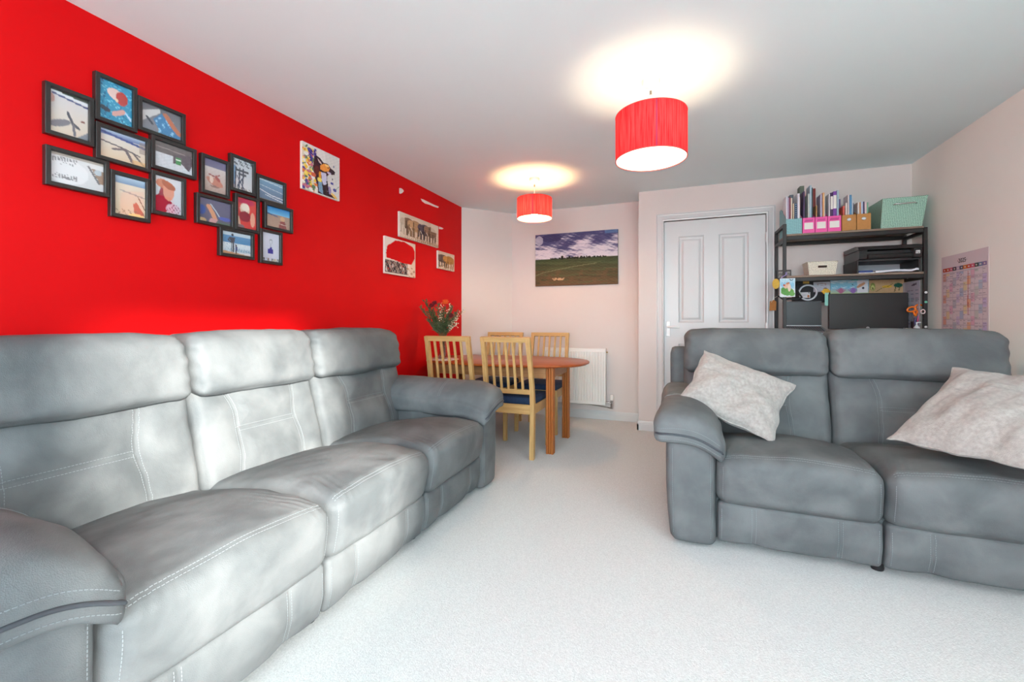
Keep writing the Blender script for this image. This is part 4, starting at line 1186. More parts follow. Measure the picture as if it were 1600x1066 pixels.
canvas_on_red('wildlife_canvas', (624.2, 329.8), (685, 387.7), p, 'wide sepia canvas of a row of elephants on the red wall', GRP)
p = Pic(60, 70, (226, 214, 204)); p.put(p.U > .8, (224, 200, 176), .8)
p.rect(0, .62, .72, .96, (150, 132, 124)); p.cloud((52, 42, 50), .05, 10, 5, (p.V > .64) & (p.V < .95) & (p.U < .7), 2); p.cloud((176, 66, 60), .75, 8, 6, (p.V > .68) & (p.V < .92) & (p.U < .7), 7); p.cloud((214, 204, 200), .7, 11, 3, (p.V > .62) & (p.U < .72), 8); p.cloud((176, 140, 112), .4, 9, 9, (p.U > .7) & (p.V > .72), 4)
p.poly([(.07, .25), (.32, .05), (.62, .02), (.9, .10), (.98, .22), (.98, .42), (.86, .64), (.6, .64), (.05, .57), (.03, .45)], (206, 4, 10))
canvas_on_red('wildlife_canvas', (601.3, 368), (649, 434.6), p, 'sepia canvas with a big plain red shape over its upper half', GRP)
p = beasts(50, 45, 2, 9, [(120, 96, 74), (176, 130, 70), (96, 80, 74)], False)
canvas_on_red('wildlife_canvas', (684.5, 391.3), (710, 424.8), p, 'smallest sepia wildlife canvas, near the pale slanted corner', GRP)
# white retouching leftovers, added as thin flat patches on the red wall
M_PATCH = mat('patch_white', (226, 214, 208), rough=.8, var=.03, vscale=30)
def patch(pts, label):
    P = [at_x(u, v, XL + .0015) for u, v in pts]
    n = len(P); vs = [(XL + .0002, q.y, q.z) for q in P] + [(XL + .0018, q.y, q.z) for q in P]
    fs = [tuple(range(n)), tuple(reversed(range(n, 2 * n)))] + [(i, i + n, (i + 1) % n + n, (i + 1) % n) for i in range(n)]
    return tag(part('wall_patch', MB().add(vs, fs), M_PATCH), label, 'patch', 'white retouching leftovers on the red wall')
patch([(624, 294), (626.5, 294), (630, 296.5), (631, 299), (628, 302), (625.5, 303), (624, 302)], 'small rounded white patch on the red wall above the elephant canvas')
patch([(657.5, 310.5), (661, 311.5), (670, 316), (677, 319.5), (685.5, 323), (684.5, 325), (678, 323), (671, 320), (664, 318), (659.5, 314.5)], 'long slanting white streak on the red wall under the ceiling')
patch([(686, 354), (690, 355.5), (693, 357), (691, 358.5), (686, 358)], 'tiny white sliver at the right edge of the elephant canvas')

# ================================================================== LANDSCAPE CANVAS on the far wall
def landscape():
    dep = .022; yf = YB - dep
    A, B = at_y(836.5, 367.6, yf), at_y(965.6, 443.8, yf)
    R = root('landscape_canvas', ((A.x + B.x) / 2, YB, B.z), 'wide canvas photograph of a green field under a cloudy sky', 'canvas')
    part('stretcher', MB().box((A.x, yf, B.z), (B.x, YB - .0005, A.z), .002), mat('dark_canvas_edge', (58, 52, 50), rough=.8), R)
    p = Pic(150, 92, (200, 196, 208))
    hz = .485
    p.grad(0, hz, (84, 84, 124), (206, 200, 206))
    m = p.V < hz
    f = .55 * p.field(2.2, 5.0, 21) + .35 * p.field(6, 13, 22) + .2 * p.field(14, 26, 23) + 1.5 * (p.V / hz) - .55 + .35 * (p.U - .5)
    t = np.clip((f + .25) / .9, 0, 1)[..., None]; t = t * t * (3 - 2 * t)
    cl = np.array((78, 76, 116)) * (1 - t) + np.array((224, 216, 222)) * t
    sh = np.clip(.6 * p.field(2.5, 9, 25) + .4 * p.field(7, 16, 26), 0, 1)[..., None] * .45
    cl = cl * (1 - sh) + np.array((140, 134, 166)) * sh
    p.C[m] = cl[m]
    p.ell(.2, .08, .13, .075, (64, 58, 98), 0, .75); p.ell(.05, .12, .05, .09, (196, 192, 206), 0, .8); p.put((p.U > .85) & (p.V < .06), (96, 140, 186), .6)
    p.grad(hz, 1, (66, 78, 50), (104, 80, 58))
    g = p.V >= hz
    p.put(g & (p.field(1.2, 9, 31) > .3), (86, 98, 66), .55); p.put(g & (p.field(1.5, 14, 33) > .5), (56, 60, 44), .5); p.put(g & (p.V > .7) & (p.field(6, 10, 35) > .4), (112, 84, 60), .5)
    p.line([(0, .80), (.1, .74), (.5, .64), (.75, .6)], .006, (128, 130, 96), .8)
    q = np.random.RandomState(2)
    for x in np.concatenate([np.linspace(.2, .7, 26), np.linspace(.72, .85, 7)]):
        p.ell(x + q.uniform(-.01, .01), hz - .004, q.uniform(.008, .018), q.uniform(.008, .03), (44, 48, 40))
    p.ell(.34, hz - .02, .016, .04, (40, 44, 38)); p.ell(.43, hz - .015, .014, .03, (42, 46, 38))
    for k in range(26): p.ell(q.uniform(.22, .36), q.uniform(.855, .895), .012, .008, (196, 158, 122))
    p.noise(5, 26, 30, None, 4)
    picture('print', p, (A.x + .001, yf - .0006, A.z - .001), Vector((B.x - A.x - .002, 0, 0)), EZ * (A.z - B.z - .002), R)
landscape()

# ================================================================== YEAR PLANNER on the right wall
def planner():
    xw = XR - .0012
    y0, y1 = 4.005, 3.500; zt = 1.530; zb = .80
    R = root('wall_planner', (XR, (y0 + y1) / 2, zb), 'large paper year planner with coloured month headings on the right wall', 'calendar')
    part('sheet', MB().box((xw, y1, zb), (XR - .0002, y0, zt)), mat('paper', (226, 214, 214), rough=.8), R)
    W = y0 - y1; Hh = zt - zb
    p = Pic(108, 170, (222, 208, 212))
    heads = [(196, 72, 44), (206, 86, 50), (206, 96, 116), (74, 72, 78), (190, 164, 190), (72, 78, 104), (206, 122, 54), (206, 74, 48), (206, 92, 118), (62, 82, 70), (108, 128, 158), (138, 116, 158)]
    q = np.random.RandomState(12); cw = .93 / 12
    tint = [(226, 140, 110), (226, 200, 140), (226, 160, 190), (170, 176, 190), (196, 180, 214), (150, 172, 204), (226, 206, 140), (232, 164, 110), (226, 160, 186), (190, 196, 186), (160, 186, 206), (196, 176, 222)]
    for m in range(12):
        u0 = .035 + m * cw
        p.rect(u0, .115, u0 + cw, .15, heads[m]); p.rect(u0 + cw * .3, .127, u0 + cw * .7, .139, (226, 210, 205))
        for r_ in range(0, 31):
            v = .165 + r_ * .026
            if (r_ + m * 2) % 8 in (0, 1, 2): p.rect(u0, v, u0 + cw, v + .026, tint[m], .62)
            if q.rand() < .45: p.rect(u0 + cw * .1, v + .008, u0 + cw * q.uniform(.3, .95), v + .014, (120, 108, 124), .6)
    for r_ in range(32): p.rect(.035, .163 + r_ * .026, .965, .166 + r_ * .026, (176, 160, 172), .7)
    for m in range(13): p.rect(.033 + m * cw, .15, .038 + m * cw, .97, (186, 170, 180), .6)
    p.line([(.605, .18), (.605, .30), (.595, .44), (.605, .56)], .006, (186, 60, 48), .8)
    for (a, c) in ((.24, .255), (.41, .235), (.44, .19), (.42, .84)): p.ell(a, c, .03, .012, (110, 80, 120), .3, .5); p.ell(a, c, .02, .007, (222, 208, 212))
    picture('print', p, (xw - .0004, y0, zt), Vector((0, -W, 0)), EZ * Hh, R)
    Mx = Matrix.Translation((xw - .0012, y0 - W * .48, zt - .05)) @ Matrix.Rotation(-math.pi / 2, 4, 'Z') @ Matrix.Rotation(math.pi / 2, 4, 'X')
    lettering('lettering', '\u00b72025\u00b7', .042, Mx, mat('ink', (70, 52, 56), rough=.7), R)
planner()

# ================================================================== DESK WITH SHELVES behind the two-seat sofa
KX0, KX1, KY0, KY1 = .785, 1.700, 4.05, 4.385
Z1 = (at_y(1225, 366.5, KY0).z + at_y(1441, 353, KY0).z) / 2       # top shelf surface
Z2 = (at_y(1240, 431, KY0).z + at_y(1446, 424, KY0).z) / 2         # middle shelf surface
ZD = .745
M_BLKM = mat('black_steel', (46, 43, 42), rough=.45, metal=.3)
M_OAKG = wood('grey_brown_board', (120, 100, 86), (146, 124, 106), 6, rough=.55, axis='x')
def desk():
    R = root('shelf_desk', ((KX0 + KX1) / 2, (KY0 + KY1) / 2, 0), 'black steel desk with two grey-brown shelves above it, in the corner beside the door', 'desk')
    t = .024
    for x in (KX0 + t / 2, KX1 - t / 2):
        lft = x < 1.2
        top = Z1 + .085 if lft else Z1 - .01
        part('post', MB().box((x - t / 2, KY0, 0), (x + t / 2, KY0 + t, top), .002), M_BLKM, R)
        part('post', MB().box((x - t / 2, KY1 - t, 0), (x + t / 2, KY1, top), .002), M_BLKM, R)
        for z in ([top] if lft else []) + [Z1 - .03, Z2 - .03, .12]:
            part('side_bar', MB().box((x - t / 2 + .001, KY0 + t, z - t), (x + t / 2 - .001, KY1 - t, z), .002), M_BLKM, R)
        part('desk_leg', MB().box((x - t / 2, 3.80, 0), (x + t / 2, 3.80 + t, ZD - .02), .002), M_BLKM, R)
        part('side_bar', MB().box((x - t / 2 + .001, 3.80 + t, ZD - .045), (x + t / 2 - .001, KY0, ZD - .021), .002), M_BLKM, R)
    for z in (Z1, Z2):
        part('shelf_board', MB().box((KX0 + t, KY0 - .004, z - .016), (KX1 - t, KY1, z), .002), M_OAKG, R)
        part('shelf_rail', MB().box((KX0 + t, KY0 + .002, z - .046), (KX1 - t, KY0 + .022, z - .0165), .002), M_BLKM, R)
        part('shelf_rail', MB().box((KX0 + t, KY1 - .022, z - .046), (KX1 - t, KY1 - .002, z - .0165), .002), M_BLKM, R)
    part('desk_top', MB().box((KX0 - .01, 3.78, ZD - .02), (KX1 + .01, KY0 - .001, ZD), .003), M_OAKG, R)
    part('desk_top', MB().box((KX0 + t, KY0 + .001, ZD - .02), (KX1 - t, KY1, ZD), .003), M_OAKG, R)
desk()

def xr(u0, u1, v, y): return at_y(u0, v, y).x, at_y(u1, v, y).x

# ---------------------------------------------------------------- magazine files on the top shelf
FILES = []
def file_box(name, u0, u1, hf, hb, m, label, group, extras=None, y0=4.066, dep=.245):
    x0, x1 = xr(u0, u1, 350, y0); x0 += .0015; x1 -= .0015; y1 = y0 + dep; z0 = Z1 + .0005; w = .0025
    R = root(name, ((x0 + x1) / 2, (y0 + y1) / 2, z0), label, 'file', group)
    part('front', MB().box((x0, y0, z0), (x1, y0 + w, z0 + hf)), m, R)
    part('back', MB().box((x0, y1 - w, z0), (x1, y1, z0 + hb)), m, R)
    part('bottom', MB().box((x0, y0 + w, z0), (x1, y1 - w, z0 + w)), m, R)
    pf = [(y0 + w, z0 + w), (y1 - w, z0 + w), (y1 - w, z0 + hb), (y1 - .06, z0 + hb), (y0 + w, z0 + hf)]
    for xa in (x0, x1 - w): part('side', MB().prism(pf, xa, xa + w, 'x'), m, R)
    FILES.append(((u0, u1), (x0 + .0032, x1 - .0032)))
    return R, x0, x1, y0, z0
hf = at_y(1240, 341, 4.066).z - at_y(1240, 365, 4.066).z
M_TEAL = holes_mat('teal_perforated', (150, 202, 204), (64, 104, 112), 150, .30)
M_PINK = mat('hot_pink_plastic', (236, 84, 162), rough=.4); M_KRAFT = mat('kraft_card', (190, 134, 76), rough=.8, var=.06, vscale=40)
GF = 'magazine files on the top shelf'
file_box('magazine_file', 1228, 1253.3, hf, .245, M_TEAL, 'pale teal perforated magazine file at the door end of the top shelf', GF)
M_LBL = mat('label_card', (236, 230, 222), rough=.8); M_SLOT = mat('pink_slot', (150, 30, 96), rough=.6)
for i, (a, c, lb) in enumerate(((1254, 1273.4, 'hot pink file with white label, next to the teal file'), (1273.6, 1293, 'hot pink file with white label, between the two other pink files'), (1293.2, 1314.6, 'hot pink file with white label, next to the kraft files'))):
    R, x0, x1, y0, z0 = file_box('magazine_file', a, c, hf, .22, M_PINK, lb, GF)
    mx = (x0 + x1) / 2; hw = (x1 - x0) * .37
    part('label_card', MB().box((mx - hw, y0 - .0015, z0 + hf * .26), (mx + hw, y0 - .0001, z0 + hf * .68)), M_LBL, R)
    for k in range(6):
        xk = mx - hw + .008 + k * (2 * hw - .016) / 5
        part('slot', MB().bar((xk - .004, y0 - .0004, z0 + hf * .74), (xk + .004, y0 - .0004, z0 + hf * .88), .004, .0008, up=(0, 1, 0)), M_SLOT, R)
for a, c, lb in ((1315.6, 1338, 'brown kraft card file next to the pink files'), (1338.6, 1361.2, 'brown kraft card file next to the mint basket')):
    R, x0, x1, y0, z0 = file_box('magazine_file', a, c, hf, .21, M_KRAFT, lb, GF)
    mx = (x0 + x1) / 2
    part('finger_ring', MB().tube([(mx + .013 * math.cos(k * math.pi / 10), y0 - .001, z0 + hf * .70 + .011 * math.sin(k * math.pi / 10)) for k in range(20)], .0022, 6, closed=True), mat('silver_ring', (205, 205, 205), rough=.25, metal=1), R, smooth='all')
    part('finger_hole', MB().prism([(mx + .012 * math.cos(k * math.pi / 10), z0 + hf * .70 + .010 * math.sin(k * math.pi / 10)) for k in range(20)], y0 - .0006, y0 - .0002, 'y'), mat('hole_pale', (206, 208, 210), rough=.7), R)

# ---------------------------------------------------------------- books and folders standing in the files
M_PAGES = mat('book_pages', (228, 220, 206), rough=.9, var=.05, vscale=120)
TF, PF1, PF2, PF3, KF1, KF2 = 'in the teal file', 'in the pink file next to the teal one', 'in the middle pink file', 'in the pink file next to the kraft ones', 'in the kraft file next to the pink ones', 'in the kraft file next to the mint basket'
BOOKS = [  # pixel left, right, top; colour; front y; what it is
    (1228.2, 1229.8, 306.5, (226, 222, 226), 0, 'thin white booklet ' + TF), (1230.0, 1231.5, 307, (206, 196, 212), 0, 'thin pale lilac booklet ' + TF), (1231.7, 1233.6, 309, (168, 140, 164), 0, 'mauve booklet ' + TF),
    (1233.8, 1235.4, 308, (134, 30, 52), 0, 'slim crimson book ' + TF), (1235.6, 1238.2, 309.5, (224, 206, 190), 0, 'cream book beside the crimson one ' + TF), (1239.2, 1241.2, 318, (214, 196, 160), 0, 'short cream spiral notebook ' + TF),
    (1241.5, 1245.8, 317.5, (56, 84, 112), 0, 'short navy spiral notebook ' + TF), (1239.0, 1245.2, 304, (92, 98, 108), 1, 'tall slate grey folder behind the navy notebook ' + TF), (1246.2, 1249.6, 302.3, (222, 218, 226), 0, 'tall white book beside the navy notebook ' + TF),
    (1250.2, 1252.4, 308, (212, 188, 172), 0, 'beige book at the pink-file side ' + TF), (1255.2, 1257.6, 299, (84, 66, 100), 0, 'dark purple book ' + PF1), (1255.4, 1262.4, 290, (98, 108, 92), 1, 'tallest grey-green folder ' + PF1),
    (1262.6, 1265.0, 302.7, (206, 212, 202), 0, 'pale sage book ' + PF1), (1265.3, 1268.2, 289.5, (176, 196, 206), 0, 'tall pale blue patterned folder ' + PF1), (1268.5, 1271.4, 293, (64, 86, 92), 0, 'tall dark teal folder ' + PF1),
    (1275.0, 1277.0, 321, (180, 146, 96), 0, 'short tan book ' + PF2), (1275.2, 1280.8, 294, (148, 56, 48), 1, 'tall rust-red folder behind the tan book ' + PF2), (1281.8, 1284.6, 303.5, (188, 180, 204), 0, 'lavender book ' + PF2), (1285.6, 1288.6, 301, (232, 174, 124), 0, 'orange book ' + PF2),
    (1289.0, 1291.2, 303.5, (208, 222, 214), 0, 'pale mint book ' + PF2), (1294.8, 1297.2, 302.8, (210, 206, 210), 0, 'pale grey book ' + PF3), (1297.6, 1301.8, 301, (70, 34, 84), 0, 'dark plum folder with white label ' + PF3), (1302.0, 1307.3, 299, (128, 70, 164), 0, 'bright purple folder with white label ' + PF3),
    (1307.8, 1310.8, 297, (170, 192, 204), 0, 'tall pale blue-grey folder ' + PF3), (1317.2, 1319.8, 322, (226, 106, 92), 0, 'short coral red book ' + KF1), (1317.0, 1320.9, 310.5, (130, 112, 164), 1, 'purple book behind the coral one ' + KF1), (1321.2, 1324.2, 317, (226, 206, 196), 0, 'cream pink book ' + KF1),
    (1325.0, 1327.2, 304, (222, 206, 204), 0, 'tall white and pink book ' + KF1), (1327.6, 1331.0, 304.5, (92, 146, 186), 0, 'tall sky blue book ' + KF1), (1331.3, 1333.0, 308, (206, 214, 216), 0, 'thin pale book beside the sky blue one in the kraft file'), (1333.3, 1335.9, 317, (44, 64, 104), 0, 'navy book ' + KF1),
    (1340.2, 1343.0, 316, (226, 214, 206), 0, 'off-white book ' + KF2), (1343.4, 1345.3, 316, (222, 156, 104), 0, 'thin orange book ' + KF2), (1345.6, 1348.6, 315, (196, 210, 230), 0, 'pale blue book ' + KF2), (1348.8, 1350.8, 315, (76, 54, 100), 0, 'thin dark purple book ' + KF2),
    (1351.2, 1354.6, 315.5, (226, 204, 206), 0, 'pale pink book ' + KF2), (1355.0, 1358.6, 316, (126, 192, 152), 0, 'green and teal book ' + KF2)]
def book(u0, u1, top, col, row, lb, i):
    y0 = 4.105 if row == 0 else 4.215; dp = .105 if row == 0 else .085
    x0, x1 = xr(u0, u1, top, 4.105); zt = at_y((u0 + u1) / 2, top, y0).z; z0 = Z1 + .0035
    fa, fb = [xy for uu, xy in FILES if uu[0] - .6 <= (u0 + u1) / 2 <= uu[1] + .6][0]
    x0, x1 = max(x0, fa), min(x1, fb)
    if x1 - x0 < .005: x0 = x1 - .005
    if 'plum' in lb or 'bright purple' in lb: pass
    m = mat('book_cover_%d' % i, col, rough=.55, var=.06, vscale=60)
    b = MB(); c = min(.0022, (x1 - x0) * .16); y1 = y0 + dp
    b.mi = 0
    b.prism([(x0, y0 + .002), (x0 + (x1 - x0) * .25, y0), (x1 - (x1 - x0) * .25, y0), (x1, y0 + .002), (x1, y1), (x1 - c, y1), (x1 - c, y0 + c + .001), (x0 + c, y0 + c + .001), (x0 + c, y1), (x0, y1)], z0, zt, 'z')
    b.mi = 1
    b.box((x0 + c, y0 + c + .001, z0 + .002), (x1 - c, y1 - .004, zt - .004))
    o = tag(part('folder' if 'folder' in lb else 'book', b, [m, M_PAGES]), lb, 'folder' if 'folder' in lb else 'book', 'books and folders in the files')
    if 'label' in lb: part('spine_label', MB().box((x0 + .001, y0 - .0006, z0 + (zt - z0) * .58), (x1 - .001, y0 - .0001, zt - .03)), M_LBL, o)
    if 'spiral' in lb:
        s = MB()
        for k in range(14): s.blob(((x0 + x1) / 2, y0 - .001, z0 + .02 + (zt - z0 - .03) * k / 13), .003, 6, 4)
        part('spiral_binding', s, mat('wire_white', (226, 224, 220), rough=.4), o)['kind'] = 'stuff'
for i, bk_ in enumerate(BOOKS): book(*bk_, i)


# ---------------------------------------------------------------- plastic baskets
def basket(name, fb, ft, dep, m, label, hole, y0, z0, taper=.012, zt=None):
    (xb0, xb1), (xt0, xt1) = fb, ft
    y1 = y0 + dep
    R = root(name, ((xb0 + xb1) / 2, (y0 + y1) / 2, z0), label, 'basket', 'plastic woven-look baskets')
    w = .004
    def quad(nm, p, mm=m):
        P = [Vector(q) for q in p]; n = (P[1] - P[0]).cross(P[3] - P[0]).normalized() * w
        vs = P + [q + n for q in P]
        part(nm, MB().add(vs, [(0, 1, 2, 3), (7, 6, 5, 4), (0, 4, 5, 1), (1, 5, 6, 2), (2, 6, 7, 3), (3, 7, 4, 0)]), mm, R)
    B = [(xb0, y0 + taper, z0), (xb1, y0 + taper, z0), (xb1, y1 - taper, z0), (xb0, y1 - taper, z0)]
    Tt = [(xt0, y0, zt), (xt1, y0, zt), (xt1, y1, zt), (xt0, y1, zt)]
    for i, nm in enumerate(('front', 'side', 'back', 'side')):
        j = (i + 1) % 4; quad(nm, [B[j], B[i], Tt[i], Tt[j]])
    part('bottom', MB().box((xb0 + .002, y0 + taper + .002, z0), (xb1 - .002, y1 - taper - .002, z0 + .004)), m, R)
    part('rim', MB().tube([Vector(q) for q in Tt], .004, 6, closed=True), m, R)
    mx = (xt0 + xt1) / 2; hz = z0 + (zt - z0) * hole[1]; yy = y0 + taper * (1 - hole[1]); hw = hole[0] / 2
    if hole[2]:
        part('handle', MB().tube([(mx - hw, yy - .001, hz - .004), (mx - hw * .8, yy - .010, hz), (mx + hw * .8, yy - .010, hz), (mx + hw, yy - .001, hz - .004)], .005, 8), mat('silver_handle', (205, 202, 198), rough=.25, metal=.8), R, smooth='all')
    else:
        pg = [(mx - hw, hz - .008), (mx + hw, hz - .008), (mx + hw + .004, hz), (mx + hw, hz + .008), (mx - hw, hz + .008), (mx - hw - .004, hz)]
        part('hand_hole', MB().prism(pg, yy - .004, yy - .002, 'y'), mat('dark_gap', (58, 44, 36), rough=.9), R)
    return R
M_MINT = holes_mat('mint_basket', (166, 204, 184), (86, 126, 108), 95, .26); M_IVORY = holes_mat('ivory_basket', (236, 228, 208), (120, 108, 88), 105, .24)
yb_ = 4.063
basket('storage_basket', (at_y(1377, 356, yb_).x, at_y(1442, 352, yb_).x), (at_y(1379.5, 312, yb_).x, at_y(1450, 305, yb_).x), .27, M_MINT, 'mint green woven-look basket with silver handle on the top shelf', (.14, .80, True), yb_, Z1 + .0005, zt=at_y(1415, 308.5, yb_).z)
yb_ = 4.085
basket('storage_basket', (at_y(1265, 430, yb_).x, at_y(1306, 428, yb_).x), (at_y(1262, 410, yb_).x, at_y(1309, 407.5, yb_).x), .16, M_IVORY, 'small ivory woven-look basket on the middle shelf', (.055, .64, False), yb_, Z2 + .0005, zt=at_y(1285, 409, yb_).z)

# ---------------------------------------------------------------- printer on its black riser
def printer():
    y0, y1 = 4.075, 4.375
    xa, xb = at_y(1339, 415, y0).x, 1.668
    zr = at_y(1390, 405, y0).z; m = mat('black_riser', (44, 40, 40), rough=.5)
    R = root('printer_riser', ((xa + xb) / 2, (y0 + y1) / 2, Z2), 'low black open-fronted riser under the printer on the middle shelf', 'riser')
    for x in (xa, xb - .010): part('side_panel', MB().box((x, y0, Z2 + .0005), (x + .010, y1, zr - .010), .001), m, R)
    part('top_panel', MB().box((xa, y0, zr - .010), (xb, y1, zr), .001), m, R)
    part('back_panel', MB().box((xa + .010, y1 - .006, Z2 + .0005), (xb - .010, y1, zr - .010)), mat('grey_back', (176, 176, 180), rough=.7), R)
    # papers and a book inside
    x0, x1 = xr(1341.5, 1366, 423, y0 + .01)
    zz = Z2 + .001
    bk = tag(part('magazine', MB().box((x0, y0 + .006, zz), (x1, y0 + .2, zz + .008), .001), mat('white_cover', (214, 216, 218), rough=.5)), 'white paperback lying in the printer riser under a blue one', 'book')
    tag(part('magazine', MB().box((x0 + .004, y0 + .012, zz + .0085), (x1 - .008, y0 + .19, zz + .024), .001), mat('blue_cover', (44, 66, 128), rough=.5)), 'blue paperback lying in the printer riser', 'book')
    x0, x1 = xr(1368, 1444, 422, y0 - .012); x0, x1 = x0, min(x1, xb - .014)
    vs = []; fs = []; nx, ny = 30, 8
    for j in range(ny + 1):
        for i in range(nx + 1):
            t = i / nx; s = j / ny
            vs.append((x0 + (x1 - x0) * t, y0 - .012 + .2 * s, zz + .016 + .010 * math.sin(t * 5 + s * 2) * t + .014 * t * t + (.010 * math.exp(-((t - .95) / .06) ** 2))))
    k = len(vs)
    vs += [(x, y, z - .014) for x, y, z in vs]
    for j in range(ny):
        for i in range(nx):
            a = j * (nx + 1) + i; q = (a, a + 1, a + nx + 2, a + nx + 1); fs += [q, tuple(c + k for c in q[::-1])]
    bd = [i for i in range(nx + 1)] + [(j + 1) * (nx + 1) + nx for j in range(ny)] + [ny * (nx + 1) + i for i in range(nx - 1, -1, -1)] + [j * (nx + 1) for j in range(ny - 1, 0, -1)]
    for q in range(len(bd)): a, c = bd[q], bd[(q + 1) % len(bd)]; fs.append((a, a + k, c + k, c))
    tag(part('paper_sleeve', MB().add(vs, fs), mat('white_sleeve', (222, 222, 228), rough=.35), smooth=60), 'crumpled white plastic sleeve of papers in the printer riser', 'papers')
    # printer body: profile across the depth extruded along x
    X0, X1 = at_y(1343, 395, y0 - .03).x, 1.668
    zb = zr + .0005; zt = zb + (at_y(1390, 381, y0 - .03).z - at_y(1390, 404, y0 - .03).z)
    ya = y0 - .03; hh = zt - zb
    mp = mat('printer_black', (36, 33, 33), rough=.35); mg = mat('printer_gloss', (26, 25, 26), rough=.15)
    R = root('printer', ((X0 + X1) / 2, (ya + y1) / 2, zb), 'black flat inkjet printer on the riser on the middle shelf', 'printer')
    part('base', MB().prism([(ya + .045, zb), (y1, zb), (y1, zb + hh * .62), (ya + .06, zb + hh * .62), (ya + .06, zb + hh * .18), (ya + .045, zb + hh * .18)], X0 + .012, X1 - .012, 'x'), mp, R)
    for s in (0, 1):
        x = X0 if s == 0 else X1 - .05
        part('side_cheek', MB().prism([(ya + .012, zb + hh * .06), (ya + .03, zb), (y1, zb), (y1 + .0, zb + hh * .66), (ya + .006, zb + hh * .66), (ya, zb + hh * .40)], x, x + .05, 'x'), mp, R)
    tray = part('paper_tray', MB().box((X0 + .052, ya + .004, zb + hh * .06), (X1 - .052, ya + .05, zb + hh * .36), .004), mg, R)
    lid = part('scanner_lid', MB().prism([(ya + .004, zb + hh * .68), (y1, zb + hh * .68), (y1, zt), (ya + .07, zt), (ya + .018, zt - hh * .10)], X0 - .004, X1 + .004, 'x'), mp, R)
    xs0, xs1 = xr(1383, 1398, 385, ya)
    part('display', MB().bar(((xs0 + xs1) / 2, ya + .040, zt - hh * .055 + .001), ((xs0 + xs1) / 2, ya + .018, zt - hh * .10 + .001), xs1 - xs0, .001, up=(0, -.3, 1)), mat('lcd_grey', (96, 98, 98), rough=.2), lid)
    lx, lz = at_y(1434.5, 396, ya).x, zb + hh * .38
    lg = part('logo_plate', MB().box((lx - .013, ya - .0012, lz - .012), (lx + .013, ya + .006, lz + .012), .002), mat('logo_white', (214, 212, 210), rough=.4), R)
    Mx = Matrix.Translation((lx, ya - .0018, lz)) @ Matrix.Rotation(math.pi / 2, 4, 'X')
    lettering('logo', 'hp', .020, Mx, mat('logo_dark', (60, 58, 58), rough=.5), lg)
printer()

# ---------------------------------------------------------------- little frame on the shelf end
x0, x1 = xr(1214, 1236.5, 428, 4.335)
def mini_frame():
    y = 4.335; z0 = Z2 + .0006; zt = at_y(1225, 422, y).z
    xa = max(x0, KX0 + .002); R = root('desk_picture', ((xa + x1) / 2, y, z0), 'small dark photo frame standing at the end of the middle shelf', 'picture frame')
    part('border', MB().box((xa, y, z0), (x1, y + .012, zt), .002), mat('frame_dark', (52, 44, 44), rough=.4), R)
    p = Pic(20, 14, (120, 118, 116)); p.cloud((176, 172, 166), .2, 3, 3, p.V > -1, 3); p.rect(.5, .3, .8, .8, (150, 140, 160))
    picture('photo', p, (xa + .010, y - .0006, zt - .010), Vector((x1 - xa - .020, 0, 0)), EZ * (zt - z0 - .020), R)
mini_frame()

# ---------------------------------------------------------------- pinned-up board and drawings under the middle shelf
PBY = 4.355
def sheet(name, u0, v0, u1, v1, y, pic, label, cat, group=None, thick=.001):
    A, B = at_y(u0, v0, y), at_y(u1, v1, y)
    R = root(name, ((A.x + B.x) / 2, y, B.z), label, cat, group)
    part('backing', MB().box((A.x, y + .0004, B.z), (B.x, y + thick, A.z)), mat('paper', (226, 214, 214), rough=.8), R)
    picture('drawing', pic, (A.x, y, A.z), Vector((B.x - A.x, 0, 0)), EZ * (A.z - B.z), R)
    return R
A, B = at_y(1237, 441, PBY + .006), at_y(1420, 471, PBY + .006)
tag(part('pin_board', MB().box((A.x, PBY - .002, B.z), (min(B.x, 1.672), PBY + .005, Z2 - .048), .001), mat('dark_board', (52, 50, 52), rough=.8)), 'dark grey pin board strip hung below the middle shelf', 'board')
GD = 'drawings and cards pinned around the desk'
p = Pic(30, 22, (206, 206, 214)); p.ell(.5, .25, .3, .12, (176, 150, 150)); p.ell(.5, .27, .22, .08, (206, 206, 214)); p.ell(.72, .75, .14, .18, (140, 122, 116)); p.cloud((170, 180, 190), .4, 4, 5, p.V > -1, 2, .5)
sheet('drawing_sheet', 1271, 441, 1297, 456, PBY - .005, p, 'pale pencil drawing sheet between the ring lamp and the blue watercolour', 'drawing', GD)
p = Pic(66, 30, (160, 204, 222)); p.grad(0, .6, (170, 210, 226), (120, 190, 214)); p.grad(.6, 1, (150, 190, 216), (196, 204, 150)); p.cloud((206, 226, 234), .4, 3, 4, p.V < .6, 3)
for cx, c in ((.28, (186, 110, 140)), (.6, (150, 110, 180))):
    for k in range(7): p.line([(cx, .95), (cx - .12 + .04 * k, .55 + .05 * abs(k - 3))], .016, c)
p.rect(.70, .10, .98, .9, (226, 226, 230)); p.ell(.8, .4, .06, .2, (206, 150, 116), .5); p.ell(.86, .6, .03, .08, (60, 60, 80)); p.ell(.58, .35, .02, .05, (40, 60, 70))
sheet('watercolour_sheet', 1297.5, 438, 1357.5, 459, PBY - .006, p, 'blue watercolour with purple palms above the monitor', 'drawing', GD)
